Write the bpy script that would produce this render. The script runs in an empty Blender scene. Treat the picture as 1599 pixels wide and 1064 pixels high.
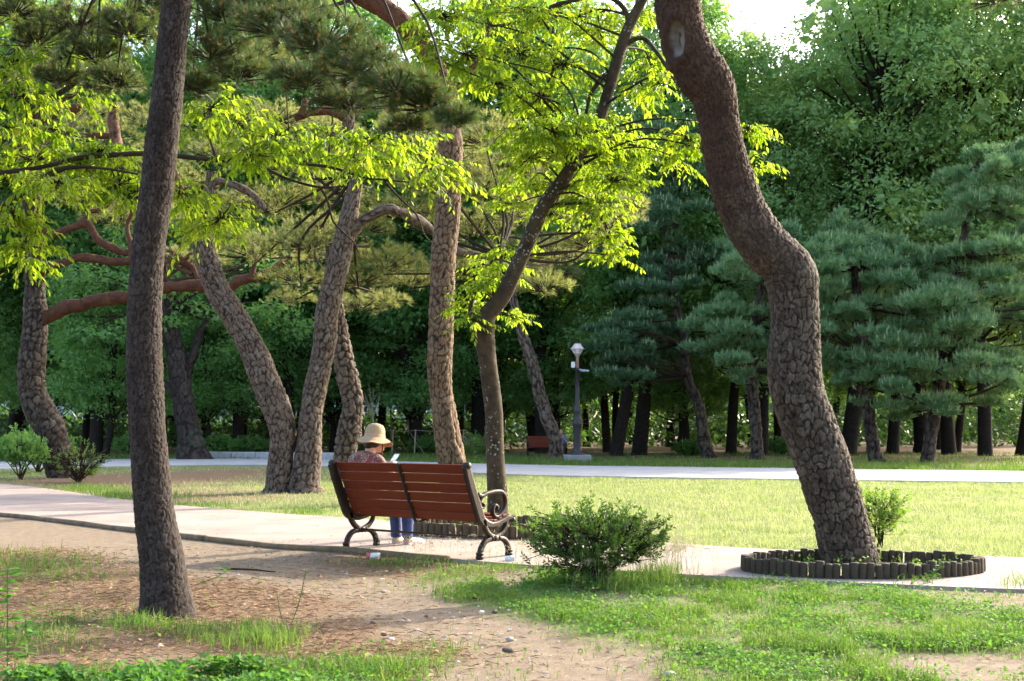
import bpy, math, random
import numpy as np
from mathutils import Vector

rng = np.random.default_rng(11)
random.seed(11)
SC = bpy.context.scene
COL = SC.collection

# ------------------------------------------------------------------ camera, sky, sun, exposure
F, H, YH, CX = 2000.0, 1.2, 670.0, 799.5          # focal length (px), eye height (m), horizon row, centre column
cam_d = bpy.data.cameras.new("camera")
cam_d.sensor_width = 36.0
cam_d.lens = F / 1599 * 36.0
cam_d.shift_y = (YH - 532.0) / 1599
cam_d.clip_end = 3000
cam_d.dof.use_dof = True
cam_d.dof.focus_distance = 11.5
cam_d.dof.aperture_fstop = 8.0
cam = bpy.data.objects.new("camera", cam_d)
COL.objects.link(cam)
cam.location = (0, 0, H)
cam.rotation_euler = (math.pi / 2, 0, 0)
SC.camera = cam

SUN_AZ, SUN_EL = math.radians(50), math.radians(29)   # azimuth clockwise from +Y
S = np.array([math.sin(SUN_AZ) * math.cos(SUN_EL), math.cos(SUN_AZ) * math.cos(SUN_EL), math.sin(SUN_EL)])
world = bpy.data.worlds.new("World")
SC.world = world
world.use_nodes = True
wn = world.node_tree
wn.nodes.clear()
sky = wn.nodes.new("ShaderNodeTexSky")
sky.sky_type = 'NISHITA'
sky.sun_disc = False
sky.sun_elevation = SUN_EL
sky.sun_rotation = SUN_AZ
sky.air_density = 1.0
sky.dust_density = 4.0
bg = wn.nodes.new("ShaderNodeBackground")
bg.inputs['Strength'].default_value = 0.15
wo = wn.nodes.new("ShaderNodeOutputWorld")
wn.links.new(sky.outputs[0], bg.inputs[0])
wn.links.new(bg.outputs[0], wo.inputs[0])

sun_d = bpy.data.lights.new("sun", 'SUN')
sun_d.energy = 2.4
sun_d.angle = math.radians(0.6)
sun_d.color = (1.0, 0.90, 0.72)
sun = bpy.data.objects.new("sun", sun_d)
COL.objects.link(sun)
sun.rotation_euler = Vector(-S).to_track_quat('-Z', 'Y').to_euler()

SC.view_settings.view_transform = 'Standard'
SC.view_settings.look = 'None'
SC.view_settings.gamma = 1.0
SC.view_settings.exposure = 2.45
SC.view_settings.use_curve_mapping = False
cy = SC.cycles
cy.use_denoising = True
cy.max_bounces = 7
cy.diffuse_bounces = 4
cy.glossy_bounces = 2
cy.transmission_bounces = 4
cy.transparent_max_bounces = 4
cy.sample_clamp_indirect = 6.0
cy.use_adaptive_sampling = True
cy.adaptive_threshold = 0.02
cy.caustics_reflective = False
cy.caustics_refractive = False

# ------------------------------------------------------------------ helpers: points, noise, meshes
def P(px, py, D):
    """point seen at photo pixel (px, py) at distance D"""
    return np.array([(px - CX) / F * D, D, H - (py - YH) / F * D])

def G(px, py):
    """ground point (z = 0) under photo pixel"""
    D = F * H / (py - YH)
    return np.array([(px - CX) / F * D, D, 0.0])

def hsh(ix, iy, iz):
    h = (ix.astype(np.int64) * 374761393 + iy.astype(np.int64) * 668265263 + iz.astype(np.int64) * 1442695041) & 0xffffffff
    h = ((h ^ (h >> 13)) * 1274126177) & 0xffffffff
    h = h ^ (h >> 16)
    h = (h * 2246822519) & 0xffffffff
    return ((h ^ (h >> 15)) & 0xffff) / 65535.0

def vnoise(x, y, z=0.0):
    x, y, z = np.broadcast_arrays(np.asarray(x, float), np.asarray(y, float), np.asarray(z, float))
    ix, iy, iz = np.floor(x), np.floor(y), np.floor(z)
    fx, fy, fz = x - ix, y - iy, z - iz
    fx, fy, fz = [f * f * (3 - 2 * f) for f in (fx, fy, fz)]
    r = 0
    for a in (0, 1):
        for b in (0, 1):
            for c in (0, 1):
                w = (fx if a else 1 - fx) * (fy if b else 1 - fy) * (fz if c else 1 - fz)
                r = r + w * hsh(ix + a, iy + b, iz + c)
    return r

def fbm(x, y, z=0.0, o=3):
    r, a, t = 0, 0.5, 0
    for i in range(o):
        k = 2.03 ** i
        r = r + a * vnoise(x * k + 17 * i, y * k - 9 * i, z * k if np.ndim(z) else z + 5 * i)
        t += a
        a *= 0.5
    return r / t

def sstep(a, b, x):
    t = np.clip((x - a) / (b - a), 0, 1)
    return t * t * (3 - 2 * t)

def nrm(v):
    return v / np.maximum(np.linalg.norm(v, axis=-1, keepdims=True), 1e-9)

def link(o, parent=None):
    COL.objects.link(o)
    if parent is not None:
        o.parent = parent
    return o

def mesh_data(name, V, Q=None, T=None, mat=None, smooth=False, attrs=None):
    V = np.asarray(V, dtype=np.float32).reshape(-1, 3)
    me = bpy.data.meshes.new(name)
    q = np.zeros((0, 4), np.int32) if Q is None or len(Q) == 0 else np.asarray(Q, np.int32)
    t = np.zeros((0, 3), np.int32) if T is None or len(T) == 0 else np.asarray(T, np.int32)
    loops = np.concatenate([q.ravel(), t.ravel()])
    starts = np.concatenate([np.arange(len(q)) * 4, len(q) * 4 + np.arange(len(t)) * 3]).astype(np.int32)
    me.vertices.add(len(V))
    me.vertices.foreach_set("co", V.ravel())
    me.loops.add(len(loops))
    me.loops.foreach_set("vertex_index", loops.astype(np.int32))
    me.polygons.add(len(starts))
    me.polygons.foreach_set("loop_start", starts)
    me.update(calc_edges=True)
    me.polygons.foreach_set("use_smooth", np.full(len(starts), smooth, dtype=bool))
    if attrs:
        for k, a in attrs.items():
            at = me.attributes.new(k, 'FLOAT_COLOR', 'POINT')
            A = np.ones((len(V), 4), np.float32)
            a = np.asarray(a, np.float32)
            A[:, :a.shape[1]] = a
            at.data.foreach_set("color", A.ravel())
    if mat is not None:
        me.materials.append(mat)
    return me

def obj(name, V, Q=None, T=None, mat=None, parent=None, smooth=False, attrs=None, kind=None):
    o = bpy.data.objects.new(name, mesh_data(name, V, Q, T, mat, smooth, attrs))
    link(o, parent)
    if kind:
        o['kind'] = kind
    return o

def thing(name, label, cat, loc=(0, 0, 0), rz=0.0, group=None, local=False):
    """Empty at the thing's base. With local=False the parts are given in world coordinates."""
    o = bpy.data.objects.new(name, None)
    o.empty_display_size = 0.2
    link(o)
    o.location = tuple(float(c) for c in loc)
    o.rotation_euler = (0, 0, rz)
    o['label'] = label
    o['category'] = cat
    if group:
        o['group'] = group
    if not local:
        BASE[o.name] = np.array([float(c) for c in loc])
    return o
BASE = {}

def part(root, name, V, Q=None, T=None, mat=None, smooth=False, attrs=None, kind=None, parent=None):
    """part (or sub-part when parent is given) of a thing whose coordinates are given in world space"""
    V = np.asarray(V, dtype=np.float64).reshape(-1, 3) - BASE.get(root.name, np.zeros(3))
    o = bpy.data.objects.new(name, mesh_data(name, V, Q, T, mat, smooth, attrs))
    link(o, parent if parent is not None else root)
    if kind:
        o['kind'] = kind
    return o

def tag(o, label, cat, group=None, kind=None):
    o['label'] = label
    o['category'] = cat
    if group:
        o['group'] = group
    if kind:
        o['kind'] = kind
    return o

class MB:
    """collects vertices and faces"""
    def __init__(s):
        s.V, s.Q, s.T, s.n = [], [], [], 0
    def add(s, V, Q=None, T=None):
        V = np.asarray(V, float).reshape(-1, 3)
        if Q is not None and len(Q):
            s.Q.append(np.asarray(Q) + s.n)
        if T is not None and len(T):
            s.T.append(np.asarray(T) + s.n)
        s.V.append(V)
        s.n += len(V)
        return s
    def get(s):
        V = np.concatenate(s.V) if s.V else np.zeros((0, 3))
        Q = np.concatenate(s.Q) if s.Q else None
        T = np.concatenate(s.T) if s.T else None
        return V, Q, T

def cr(pts, n_per=8, ds=None):
    """Catmull-Rom through the rows of pts; with ds resampled at even spacing (first three columns are xyz)"""
    p = np.asarray(pts, float)
    if len(p) < 3:
        t = np.linspace(0, 1, n_per + 1)[:, None]
        out = p[0] * (1 - t) + p[-1] * t
    else:
        e = np.vstack([2 * p[0] - p[1], p, 2 * p[-1] - p[-2]])
        out = []
        t = np.linspace(0, 1, n_per, endpoint=False)[:, None]
        for i in range(1, len(e) - 2):
            a, b, c, d = e[i - 1], e[i], e[i + 1], e[i + 2]
            out.append(0.5 * ((2 * b) + (c - a) * t + (2 * a - 5 * b + 4 * c - d) * t ** 2 + (3 * b - a - 3 * c + d) * t ** 3))
        out = np.vstack(out + [p[-1:]])
    if ds:
        seg = np.linalg.norm(np.diff(out[:, :3], axis=0), axis=1)
        s = np.concatenate([[0], np.cumsum(seg)])
        m = max(2, int(round(s[-1] / ds)) + 1)
        si = np.linspace(0, s[-1], m)
        out = np.stack([np.interp(si, s, out[:, k]) for k in range(out.shape[1])], axis=1)
    return out

def frames(c):
    t = nrm(np.gradient(c, axis=0))
    a = np.array([1.0, 0, 0]) if abs(t[0][0]) < 0.8 else np.array([0, 1.0, 0])
    n = np.zeros_like(c)
    v = a - t[0] * np.dot(a, t[0])
    n[0] = v / np.linalg.norm(v)
    for i in range(1, len(c)):
        v = n[i - 1] - t[i] * np.dot(n[i - 1], t[i])
        n[i] = v / max(np.linalg.norm(v), 1e-9)
    return t, n, np.cross(t, n)

def tube_grid(c, r, nt):
    """rings x nt grid of a tube (r may be a (rings, nt) array)"""
    t, n, b = frames(c)
    th = np.linspace(0, 2 * math.pi, nt, endpoint=False)
    r = np.asarray(r, float)
    if r.ndim == 1:
        r = r[:, None] * np.ones((1, nt))
    V = c[:, None, :] + r[..., None] * (np.cos(th)[None, :, None] * n[:, None, :] + np.sin(th)[None, :, None] * b[:, None, :])
    return V

def grid_quads(m, nt, wrap=True):
    i = np.arange(m - 1)[:, None]
    j = np.arange(nt if wrap else nt - 1)[None, :]
    j2 = (j + 1) % nt
    return np.stack([i * nt + j, i * nt + j2, (i + 1) * nt + j2, (i + 1) * nt + j], axis=-1).reshape(-1, 4)

def tube(pts, rad, nt=8, n_per=6, ds=None, caps=True):
    p = np.column_stack([np.asarray(pts, float), np.asarray(rad, float)])
    c = cr(p, n_per, ds)
    r = np.maximum(c[:, 3], 1e-4)
    V = tube_grid(c[:, :3], r, nt).reshape(-1, 3)
    Q = grid_quads(len(c), nt)
    T = None
    if caps:
        n0 = len(V)
        V = np.vstack([V, c[0, :3], c[-1, :3]])
        j = np.arange(nt)
        T = np.vstack([np.stack([np.full(nt, n0), (j + 1) % nt, j], 1),
                       np.stack([np.full(nt, n0 + 1), (len(c) - 1) * nt + j, (len(c) - 1) * nt + (j + 1) % nt], 1)])
    return V, Q, T

def sticks(p0, p1, r0, r1):
    """many thin three-sided rods"""
    p0, p1 = np.asarray(p0, float), np.asarray(p1, float)
    n = len(p0)
    d = nrm(p1 - p0)
    a = np.where(np.abs(d[:, 2:3]) > 0.9, np.array([[1.0, 0, 0]]), np.array([[0, 0, 1.0]]))
    x = nrm(np.cross(d, a))
    y = np.cross(d, x)
    V = np.zeros((n, 6, 3))
    r0 = np.broadcast_to(r0, (n,))
    r1 = np.broadcast_to(r1, (n,))
    for k in range(3):
        w = math.cos(k * 2.0944) * x + math.sin(k * 2.0944) * y
        V[:, k] = p0 + w * r0[:, None]
        V[:, 3 + k] = p1 + w * r1[:, None]
    q = np.array([[0, 1, 4, 3], [1, 2, 5, 4], [2, 0, 3, 5]])
    Q = (np.arange(n) * 6)[:, None, None] + q[None]
    return V.reshape(-1, 3), Q.reshape(-1, 4), None

def box(cx_, cy_, cz_, sx, sy, sz, bev=0.0):
    """box with chamfered vertical and horizontal edges (bev)"""
    if bev <= 0:
        v = np.array([[x, y, z] for x in (-1, 1) for y in (-1, 1) for z in (-1, 1)], float) * [sx / 2, sy / 2, sz / 2]
        q = [[0, 1, 3, 2], [4, 6, 7, 5], [0, 4, 5, 1], [2, 3, 7, 6], [0, 2, 6, 4], [1, 5, 7, 3]]
        return v + [cx_, cy_, cz_], np.array(q), None
    hx, hy = sx / 2, sy / 2
    def ring(ix, z):
        a, b = hx - ix, hy - ix
        c = min(bev, a * 0.9, b * 0.9)
        return [[-a + c, -b, z], [a - c, -b, z], [a, -b + c, z], [a, b - c, z], [a - c, b, z], [-a + c, b, z], [-a, b - c, z], [-a, -b + c, z]]
    zs = [(bev, -sz / 2), (0, -sz / 2 + bev), (0, sz / 2 - bev), (bev, sz / 2)]
    V = np.array([p for ix, z in zs for p in ring(ix, z)]) + [cx_, cy_, cz_]
    Q = list(grid_quads(4, 8))
    n0 = len(V)
    V = np.vstack([V, [[cx_, cy_, cz_ - sz / 2], [cx_, cy_, cz_ + sz / 2]]])
    j = np.arange(8)
    T = np.vstack([np.stack([np.full(8, n0), (j + 1) % 8, j], 1), np.stack([np.full(8, n0 + 1), 24 + j, 24 + (j + 1) % 8], 1)])
    return V, np.array(Q), T

def lathe(prof, nt=16, center=(0, 0, 0)):
    prof = np.asarray(prof, float)
    th = np.linspace(0, 2 * math.pi, nt, endpoint=False)
    V = np.zeros((len(prof), nt, 3))
    V[..., 0] = prof[:, 0:1] * np.cos(th)
    V[..., 1] = prof[:, 0:1] * np.sin(th)
    V[..., 2] = prof[:, 1:2]
    return V.reshape(-1, 3) + np.asarray(center), grid_quads(len(prof), nt), None

# ------------------------------------------------------------------ materials
def newmat(name):
    m = bpy.data.materials.new(name)
    m.use_nodes = True
    nt = m.node_tree
    nt.nodes.clear()
    out = nt.nodes.new("ShaderNodeOutputMaterial")
    return m, nt, out

def nd(nt, typ, ins=None, **props):
    n = nt.nodes.new(typ)
    for k, v in props.items():
        setattr(n, k, v)
    if ins:
        for k, v in ins.items():
            s = n.inputs[k]
            if isinstance(v, bpy.types.NodeSocket):
                nt.links.new(v, s)
            elif isinstance(v, bpy.types.Node):
                nt.links.new(v.outputs[0], s)
            else:
                if isinstance(v, (tuple, list)) and len(v) == 3 and s.type == 'RGBA':
                    v = (*v, 1)
                s.default_value = v
    return n

def mix(nt, a, b, f, mode='MIX'):
    n = nt.nodes.new("ShaderNodeMix")
    n.data_type = 'RGBA'
    n.blend_type = mode
    n.clamp_factor = True
    for s, v in ((n.inputs[0], f), (n.inputs[6], a), (n.inputs[7], b)):
        if isinstance(v, bpy.types.NodeSocket):
            nt.links.new(v, s)
        elif isinstance(v, bpy.types.Node):
            nt.links.new(v.outputs[0], s)
        elif s.type == 'RGBA':
            s.default_value = (*v, 1) if len(v) == 3 else v
        else:
            s.default_value = v
    return n.outputs[2]

def ramp(nt, fac, stops):
    n = nt.nodes.new("ShaderNodeValToRGB")
    nt.links.new(fac, n.inputs[0])
    e = n.color_ramp.elements
    while len(e) < len(stops):
        e.new(0.5)
    for i, (p, c) in enumerate(stops):
        e[i].position = p
        e[i].color = (*c, 1) if len(c) == 3 else (c[0],) * 3 + (1,)
    return n.outputs[0]

def noise(nt, vec, scale, detail=4, rough=0.6, dist=0.0):
    n = nd(nt, "ShaderNodeTexNoise", {'Scale': scale, 'Detail': detail, 'Roughness': rough, 'Distortion': dist})
    if vec is not None:
        nt.links.new(vec, n.inputs['Vector'])
    return n.outputs[0]

def pos(nt):
    return nd(nt, "ShaderNodeNewGeometry").outputs['Position']

def plain(name, col, rough=0.6, var=0.25, scale=20.0, bump=0.15, metal=0.0, spec=0.4, col2=None, bdist=0.01):
    """paint-like surface with small colour variation and relief"""
    m, nt, out = newmat(name)
    p = nd(nt, "ShaderNodeTexCoord").outputs['Object']
    n1 = noise(nt, p, scale, 5, 0.65)
    c2 = col2 if col2 else tuple(c * (1 - var) for c in col)
    c = mix(nt, c2, col, ramp(nt, n1, [(0.35, (0, 0, 0)), (0.65, (1, 1, 1))]))
    b = nd(nt, "ShaderNodeBsdfPrincipled", {'Base Color': c, 'Roughness': rough, 'Metallic': metal, 'Specular IOR Level': spec})
    if bump:
        bp = nd(nt, "ShaderNodeBump", {'Strength': bump, 'Distance': bdist, 'Height': noise(nt, p, scale * 4, 4)})
        nt.links.new(bp.outputs[0], b.inputs['Normal'])
    nt.links.new(b.outputs[0], out.inputs[0])
    return m

def bark_mat(name, groove, plate_a, plate_b, upper=(0.3, 0.11, 0.05), bump=0.5):
    """attribute bark: R plate mask, G random per plate, B reddish upper bark"""
    m, nt, out = newmat(name)
    at = nd(nt, "ShaderNodeAttribute", attribute_name="bark")
    sp = nd(nt, "ShaderNodeSeparateColor", {0: at.outputs['Color']})
    p = nd(nt, "ShaderNodeTexCoord").outputs['Object']
    n1 = noise(nt, nd(nt, "ShaderNodeMapping", {'Vector': p, 'Scale': (1, 1, .45)}).outputs[0], 55, 6, 0.75)
    n2 = noise(nt, p, 5, 4, 0.65)
    pl = mix(nt, plate_a, plate_b, sp.outputs[1])
    pl = mix(nt, pl, tuple(c * k for c, k in zip(plate_a, (1.15, .80, .62))), ramp(nt, n2, [(0.45, (0,) * 3), (0.7, (0.7,) * 3)]))
    pl = mix(nt, pl, mix(nt, upper, tuple(c * 0.5 for c in upper), ramp(nt, n2, [(.35, (0,) * 3), (.65, (1,) * 3)])), sp.outputs[2])
    pl = mix(nt, pl, (0.42, 0.40, 0.40), ramp(nt, n1, [(0.38, (0.85,) * 3), (0.60, (0,) * 3)]), 'MULTIPLY')
    gr = mix(nt, groove, tuple(min(1, c * 0.6 + u * 0.35) for c, u in zip(groove, upper)), sp.outputs[2])
    c = mix(nt, gr, pl, sp.outputs[0])
    c = mix(nt, mix(nt, (0.30, 0.27, 0.235), (0.12, 0.10, 0.085), n2), c, at.outputs['Alpha'])
    b = nd(nt, "ShaderNodeBsdfPrincipled", {'Base Color': c, 'Roughness': 0.85, 'Specular IOR Level': 0.25})
    bp = nd(nt, "ShaderNodeBump", {'Strength': bump, 'Distance': 0.02, 'Height': noise(nt, p, 60, 6, 0.75)})
    nt.links.new(bp.outputs[0], b.inputs['Normal'])
    nt.links.new(b.outputs[0], out.inputs[0])
    return m

def leaf_mat(name, c1, c2, t1, t2, trans=0.5, rough=0.45, spec=0.35, c3=None, patch=0.45):
    """leaves: reflected colour c1..c2, transmitted colour t1..t2, chosen leaf by leaf"""
    m, nt, out = newmat(name)
    g = nd(nt, "ShaderNodeNewGeometry")
    r = g.outputs['Random Per Island']
    big = ramp(nt, mix(nt, noise(nt, g.outputs['Position'], 0.7, 3), noise(nt, g.outputs['Position'], 3.2, 2), 0.5), [(0.36, (0,) * 3), (0.64, (1,) * 3)])
    f = mix(nt, r, big, patch)
    c = mix(nt, c1, c2, f)
    t = mix(nt, t1, t2, f)
    if c3:
        c = mix(nt, c, c3, ramp(nt, r, [(0.90, (0,) * 3), (0.93, (1,) * 3)]))
    b = nd(nt, "ShaderNodeBsdfPrincipled", {'Base Color': c, 'Roughness': rough, 'Specular IOR Level': spec})
    tr = nd(nt, "ShaderNodeBsdfTranslucent", {'Color': t})
    ms = nd(nt, "ShaderNodeMixShader", {0: trans})
    nt.links.new(b.outputs[0], ms.inputs[1])
    nt.links.new(tr.outputs[0], ms.inputs[2])
    nt.links.new(ms.outputs[0], out.inputs[0])
    return m

M = {}
M['bark_dark'] = bark_mat("bark_dark_pine", (0.006, 0.0035, 0.0025), (0.019, 0.0125, 0.009), (0.080, 0.061, 0.049), (0.06, 0.075, 0.045))
M['bark_pine'] = bark_mat("bark_red_pine", (0.004, 0.0022, 0.0014), (0.034, 0.023, 0.015), (0.150, 0.118, 0.088), (0.078, 0.038, 0.020))
M['bark_light'] = bark_mat("bark_old_pine", (0.010, 0.006, 0.004), (0.105, 0.075, 0.053), (0.22, 0.172, 0.132), (0.14, 0.054, 0.025))
M['bark_tan_lit'] = bark_mat("bark_tan_lit_pine", (0.012, 0.006, 0.0035), (0.14, 0.086, 0.047), (0.245, 0.167, 0.104), (0.15, 0.058, 0.026))  # tan plates tinted oranger: warm light on this trunk is put into the colour
M['bark_limb'] = bark_mat("bark_limb", (0.022, 0.010, 0.006), (0.11, 0.050, 0.028), (0.21, 0.118, 0.074), (0.14, 0.056, 0.027))
M['bark_smooth'] = plain("bark_smooth_grey", (0.05, 0.038, 0.023), 0.85, scale=9, bump=0.5, col2=(0.022, 0.016, 0.009), spec=0.2)
M['bark_wood'] = plain("bark_forest", (0.022, 0.017, 0.013), 0.9, scale=7, bump=0.6, col2=(0.009, 0.007, 0.005), spec=0.2, bdist=0.05)
M['twig'] = plain("twig_brown", (0.032, 0.020, 0.012), 0.85, scale=30, spec=0.2)
M['twig_pale'] = plain("twig_pale", (0.32, 0.26, 0.18), 0.85, scale=30, spec=0.2)
M['leaf_zelkova'] = leaf_mat("leaf_bright", (0.05, 0.115, 0.012), (0.105, 0.18, 0.020), (0.20, 0.40, 0.006), (0.46, 0.56, 0.018), 0.56, 0.5, 0.2, c3=(0.17, 0.17, 0.03), patch=.4)
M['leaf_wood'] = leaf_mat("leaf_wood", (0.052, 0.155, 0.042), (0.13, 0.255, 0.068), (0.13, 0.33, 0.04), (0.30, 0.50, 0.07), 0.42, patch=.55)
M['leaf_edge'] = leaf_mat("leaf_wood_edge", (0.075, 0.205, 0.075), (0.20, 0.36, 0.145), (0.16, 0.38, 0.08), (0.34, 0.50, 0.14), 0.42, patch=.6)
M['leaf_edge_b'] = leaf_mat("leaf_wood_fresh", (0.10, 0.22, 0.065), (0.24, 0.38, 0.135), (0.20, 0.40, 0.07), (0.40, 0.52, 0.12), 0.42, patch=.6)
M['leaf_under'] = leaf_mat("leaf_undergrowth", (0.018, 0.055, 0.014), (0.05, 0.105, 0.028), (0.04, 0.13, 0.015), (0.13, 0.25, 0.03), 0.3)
M['needle_near'] = leaf_mat("needle_near", (0.020, 0.050, 0.015), (0.055, 0.090, 0.025), (0.07, 0.13, 0.02), (0.16, 0.21, 0.04), 0.33, 0.4, 0.4)
M['needle_mid'] = leaf_mat("needle_mid", (0.09, 0.125, 0.035), (0.18, 0.19, 0.058), (0.26, 0.32, 0.07), (0.44, 0.43, 0.12), 0.38, 0.5)
M['needle_blue'] = leaf_mat("needle_blue", (0.062, 0.175, 0.075), (0.19, 0.34, 0.15), (0.12, 0.29, 0.08), (0.26, 0.41, 0.14), 0.3, 0.5, c3=(0.22, 0.20, 0.10), patch=.6)
M['needle_dark'] = leaf_mat("needle_dark", (0.042, 0.12, 0.06), (0.10, 0.195, 0.09), (0.08, 0.17, 0.05), (0.15, 0.25, 0.08), 0.25, 0.5)
M['shoot'] = plain("pine_shoot", (0.30, 0.36, 0.17), 0.7, scale=3, col2=(0.2, 0.28, 0.14))
M['candle'] = plain("pine_bud", (0.55, 0.33, 0.11), 0.7, scale=30, col2=(0.4, 0.2, 0.07))
M['grass'] = leaf_mat("grass_blades", (0.038, 0.095, 0.016), (0.105, 0.165, 0.032), (0.09, 0.22, 0.015), (0.22, 0.34, 0.04), 0.35, 0.6, 0.2, c3=(0.30, 0.25, 0.12), patch=.6)
M['lawn'] = leaf_mat("lawn_blades", (0.15, 0.215, 0.06), (0.38, 0.375, 0.18), (0.21, 0.32, 0.06), (0.42, 0.45, 0.18), 0.38, 0.7, 0.15, c3=(0.52, 0.46, 0.26), patch=.7)
M['clover'] = leaf_mat("ground_cover_leaf", (0.035, 0.11, 0.02), (0.085, 0.17, 0.038), (0.09, 0.26, 0.018), (0.2, 0.4, 0.04), 0.35, 0.65, 0.12)
M['yew'] = leaf_mat("yew_needles", (0.016, 0.046, 0.010), (0.042, 0.10, 0.020), (0.07, 0.18, 0.015), (0.20, 0.34, 0.025), 0.36, 0.4, .3, patch=.6)
M['shrub'] = leaf_mat("shrub_leaf", (0.05, 0.12, 0.025), (0.09, 0.17, 0.035), (0.16, 0.32, 0.03), (0.3, 0.42, 0.05), 0.45, 0.4)
M['dry'] = leaf_mat("dry_bits", (0.24, 0.14, 0.07), (0.42, 0.30, 0.17), (0.2, 0.12, 0.05), (0.3, 0.2, 0.1), 0.15, 0.8, 0.2)
M['needle_litter'] = leaf_mat("fallen_needles", (0.16, 0.09, 0.05), (0.30, 0.195, 0.115), (0.2, 0.1, 0.04), (0.3, 0.18, 0.08), 0.1, 0.8, 0.2)
M['seed_grass'] = leaf_mat("seed_grass", (0.30, 0.29, 0.16), (0.40, 0.38, 0.24), (0.3, 0.3, 0.14), (0.4, 0.38, 0.22), 0.35, 0.6)

# ------------------------------------------------------------------ ground, paths
def gl(pts):
    return np.array([G(*p)[:2] for p in pts])
NEAR_E = gl([(-900, 755), (-300, 779), (0, 805), (210, 830), (410, 853), (530, 861), (700, 876), (840, 887), (1000, 897), (1160, 906), (1400, 917), (1599, 925), (2000, 936)])
FAR_E = gl([(-900, 729), (-300, 738), (0, 757), (200, 783), (420, 803), (560, 812), (700, 826), (840, 840), (1040, 851), (1180, 860), (1400, 868), (1599, 874), (2000, 884)])
FP_N = gl([(-500, 739), (-100, 735), (150, 730), (330, 727), (480, 728), (600, 732), (750, 740), (880, 744), (1200, 749), (1599, 754), (2200, 758)])
FP_F = gl([(-500, 722), (-100, 720), (150, 718), (330, 717), (480, 718), (600, 721), (750, 725), (880, 728), (1200, 732), (1599, 737), (2200, 743)])
TRAIL = gl([(-500, 815), (-100, 829), (150, 850), (330, 874), (480, 895), (590, 925), (690, 960), (790, 1005), (880, 1064), (930, 1180)])

def yat(E, x):
    o = np.argsort(E[:, 0])
    return np.interp(x, E[o, 0], E[o, 1])

def pdist(x, y, L):
    d = np.full(np.shape(x), 1e9)
    for a, b in zip(L[:-1], L[1:]):
        ab = b - a
        t = np.clip(((x - a[0]) * ab[0] + (y - a[1]) * ab[1]) / (ab @ ab), 0, 1)
        d = np.minimum(d, np.hypot(x - a[0] - t * ab[0], y - a[1] - t * ab[1]))
    return d

def blob(x, y, px, py, rx, ry):
    c = G(px, py)[:2]
    k = c[1] / F
    c2 = G(px, py + ry)[:2]
    return np.exp(-(((x - c[0]) / (rx * k)) ** 2 + ((y - c[1]) / max(abs(c[1] - c2[1]), 0.1)) ** 2))

def masks(x, y):
    """grass, needle litter and forest-floor cover at ground points"""
    x, y = np.asarray(x, float), np.asarray(y, float)
    n1, n2 = fbm(x * 1.3, y * 1.3, 3.0, 4), fbm(x * 0.5 + 40, y * 0.5, 1.0, 3)
    front = y < yat(NEAR_E, x)
    mid = (y > yat(FAR_E, x)) & (y < yat(FP_N, x))
    back = y > yat(FP_F, x)
    # foreground
    dt = pdist(x, y, TRAIL)
    trail = 1 - sstep(0.30, 0.85, dt + (n1 - 0.5) * 0.9)
    o = np.argsort(TRAIL[:, 1])
    right = sstep(0.25, 0.9, x - np.interp(y, TRAIL[o, 1], TRAIL[o, 0]) + (n1 - 0.5) * 0.8) * sstep(-1.1, -0.3, x + (n1 - .5) * 1.2)
    above = sstep(0.0, 0.5, y - np.interp(x, TRAIL[:, 0], TRAIL[:, 1]))
    g_r = right * sstep(0.33, 0.58, n1 + 0.3 * (n2 - 0.5) + 0.03)
    g_l = (0.24 * blob(x, y, 40, 885, 130, 30) + .35 * blob(x, y, 310, 980, 110, 10) + 1.0 * blob(x, y, 380, 1070, 300, 26)
           + 0.8 * blob(x, y, 650, 1064, 190, 45) + 0.35 * blob(x, y, 70, 985, 120, 40) + 0.8 * blob(x, y, 720, 905, 150, 16))
    g_l = np.clip(g_l * (0.45 + 1.1 * n1), 0, 1) * (1 - right)
    gf = np.clip((g_r + g_l), 0, 1) * (1 - 0.93 * trail)
    lf = np.clip((1 - right) * (0.25 + 1.2 * n1) * (1 - trail * 0.8) * (1 - .75 * above), 0, 1) + 0.9 * blob(x, y, 660, 880, 150, 22)
    # lawn
    dry = np.clip(0.95 * blob(x, y, 330, 742, 190, 26) + 0.75 * blob(x, y, 330, 775, 220, 16) + 0.8 * blob(x, y, 120, 748, 130, 12), 0, 1) * (0.5 + n1)
    gm = np.clip(0.62 + 0.7 * n1 - dry, 0, 1)
    lm = np.clip(dry * 0.8, 0, 1)
    # beyond the far path
    s = y - yat(FP_F, x)
    edge = np.interp(x, [-14, -3, 0, 2, 6, 10, 16], [9, 12, 13, 8, 7.5, 5.0, 4.0])
    fb = sstep(-1.2, 1.8, s - edge + (n1 - 0.5) * 4)
    gb = np.clip((0.55 + n1) * (1 - fb * 0.8), 0, 1)
    g = np.where(front, gf, np.where(mid, gm, np.where(back, gb, 0)))
    l = np.where(front, lf, np.where(mid, lm, 0.0))
    f = np.where(back, fb, 0.0)
    return np.clip(g, 0, 1), np.clip(l, 0, 1), np.clip(f, 0, 1)

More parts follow.
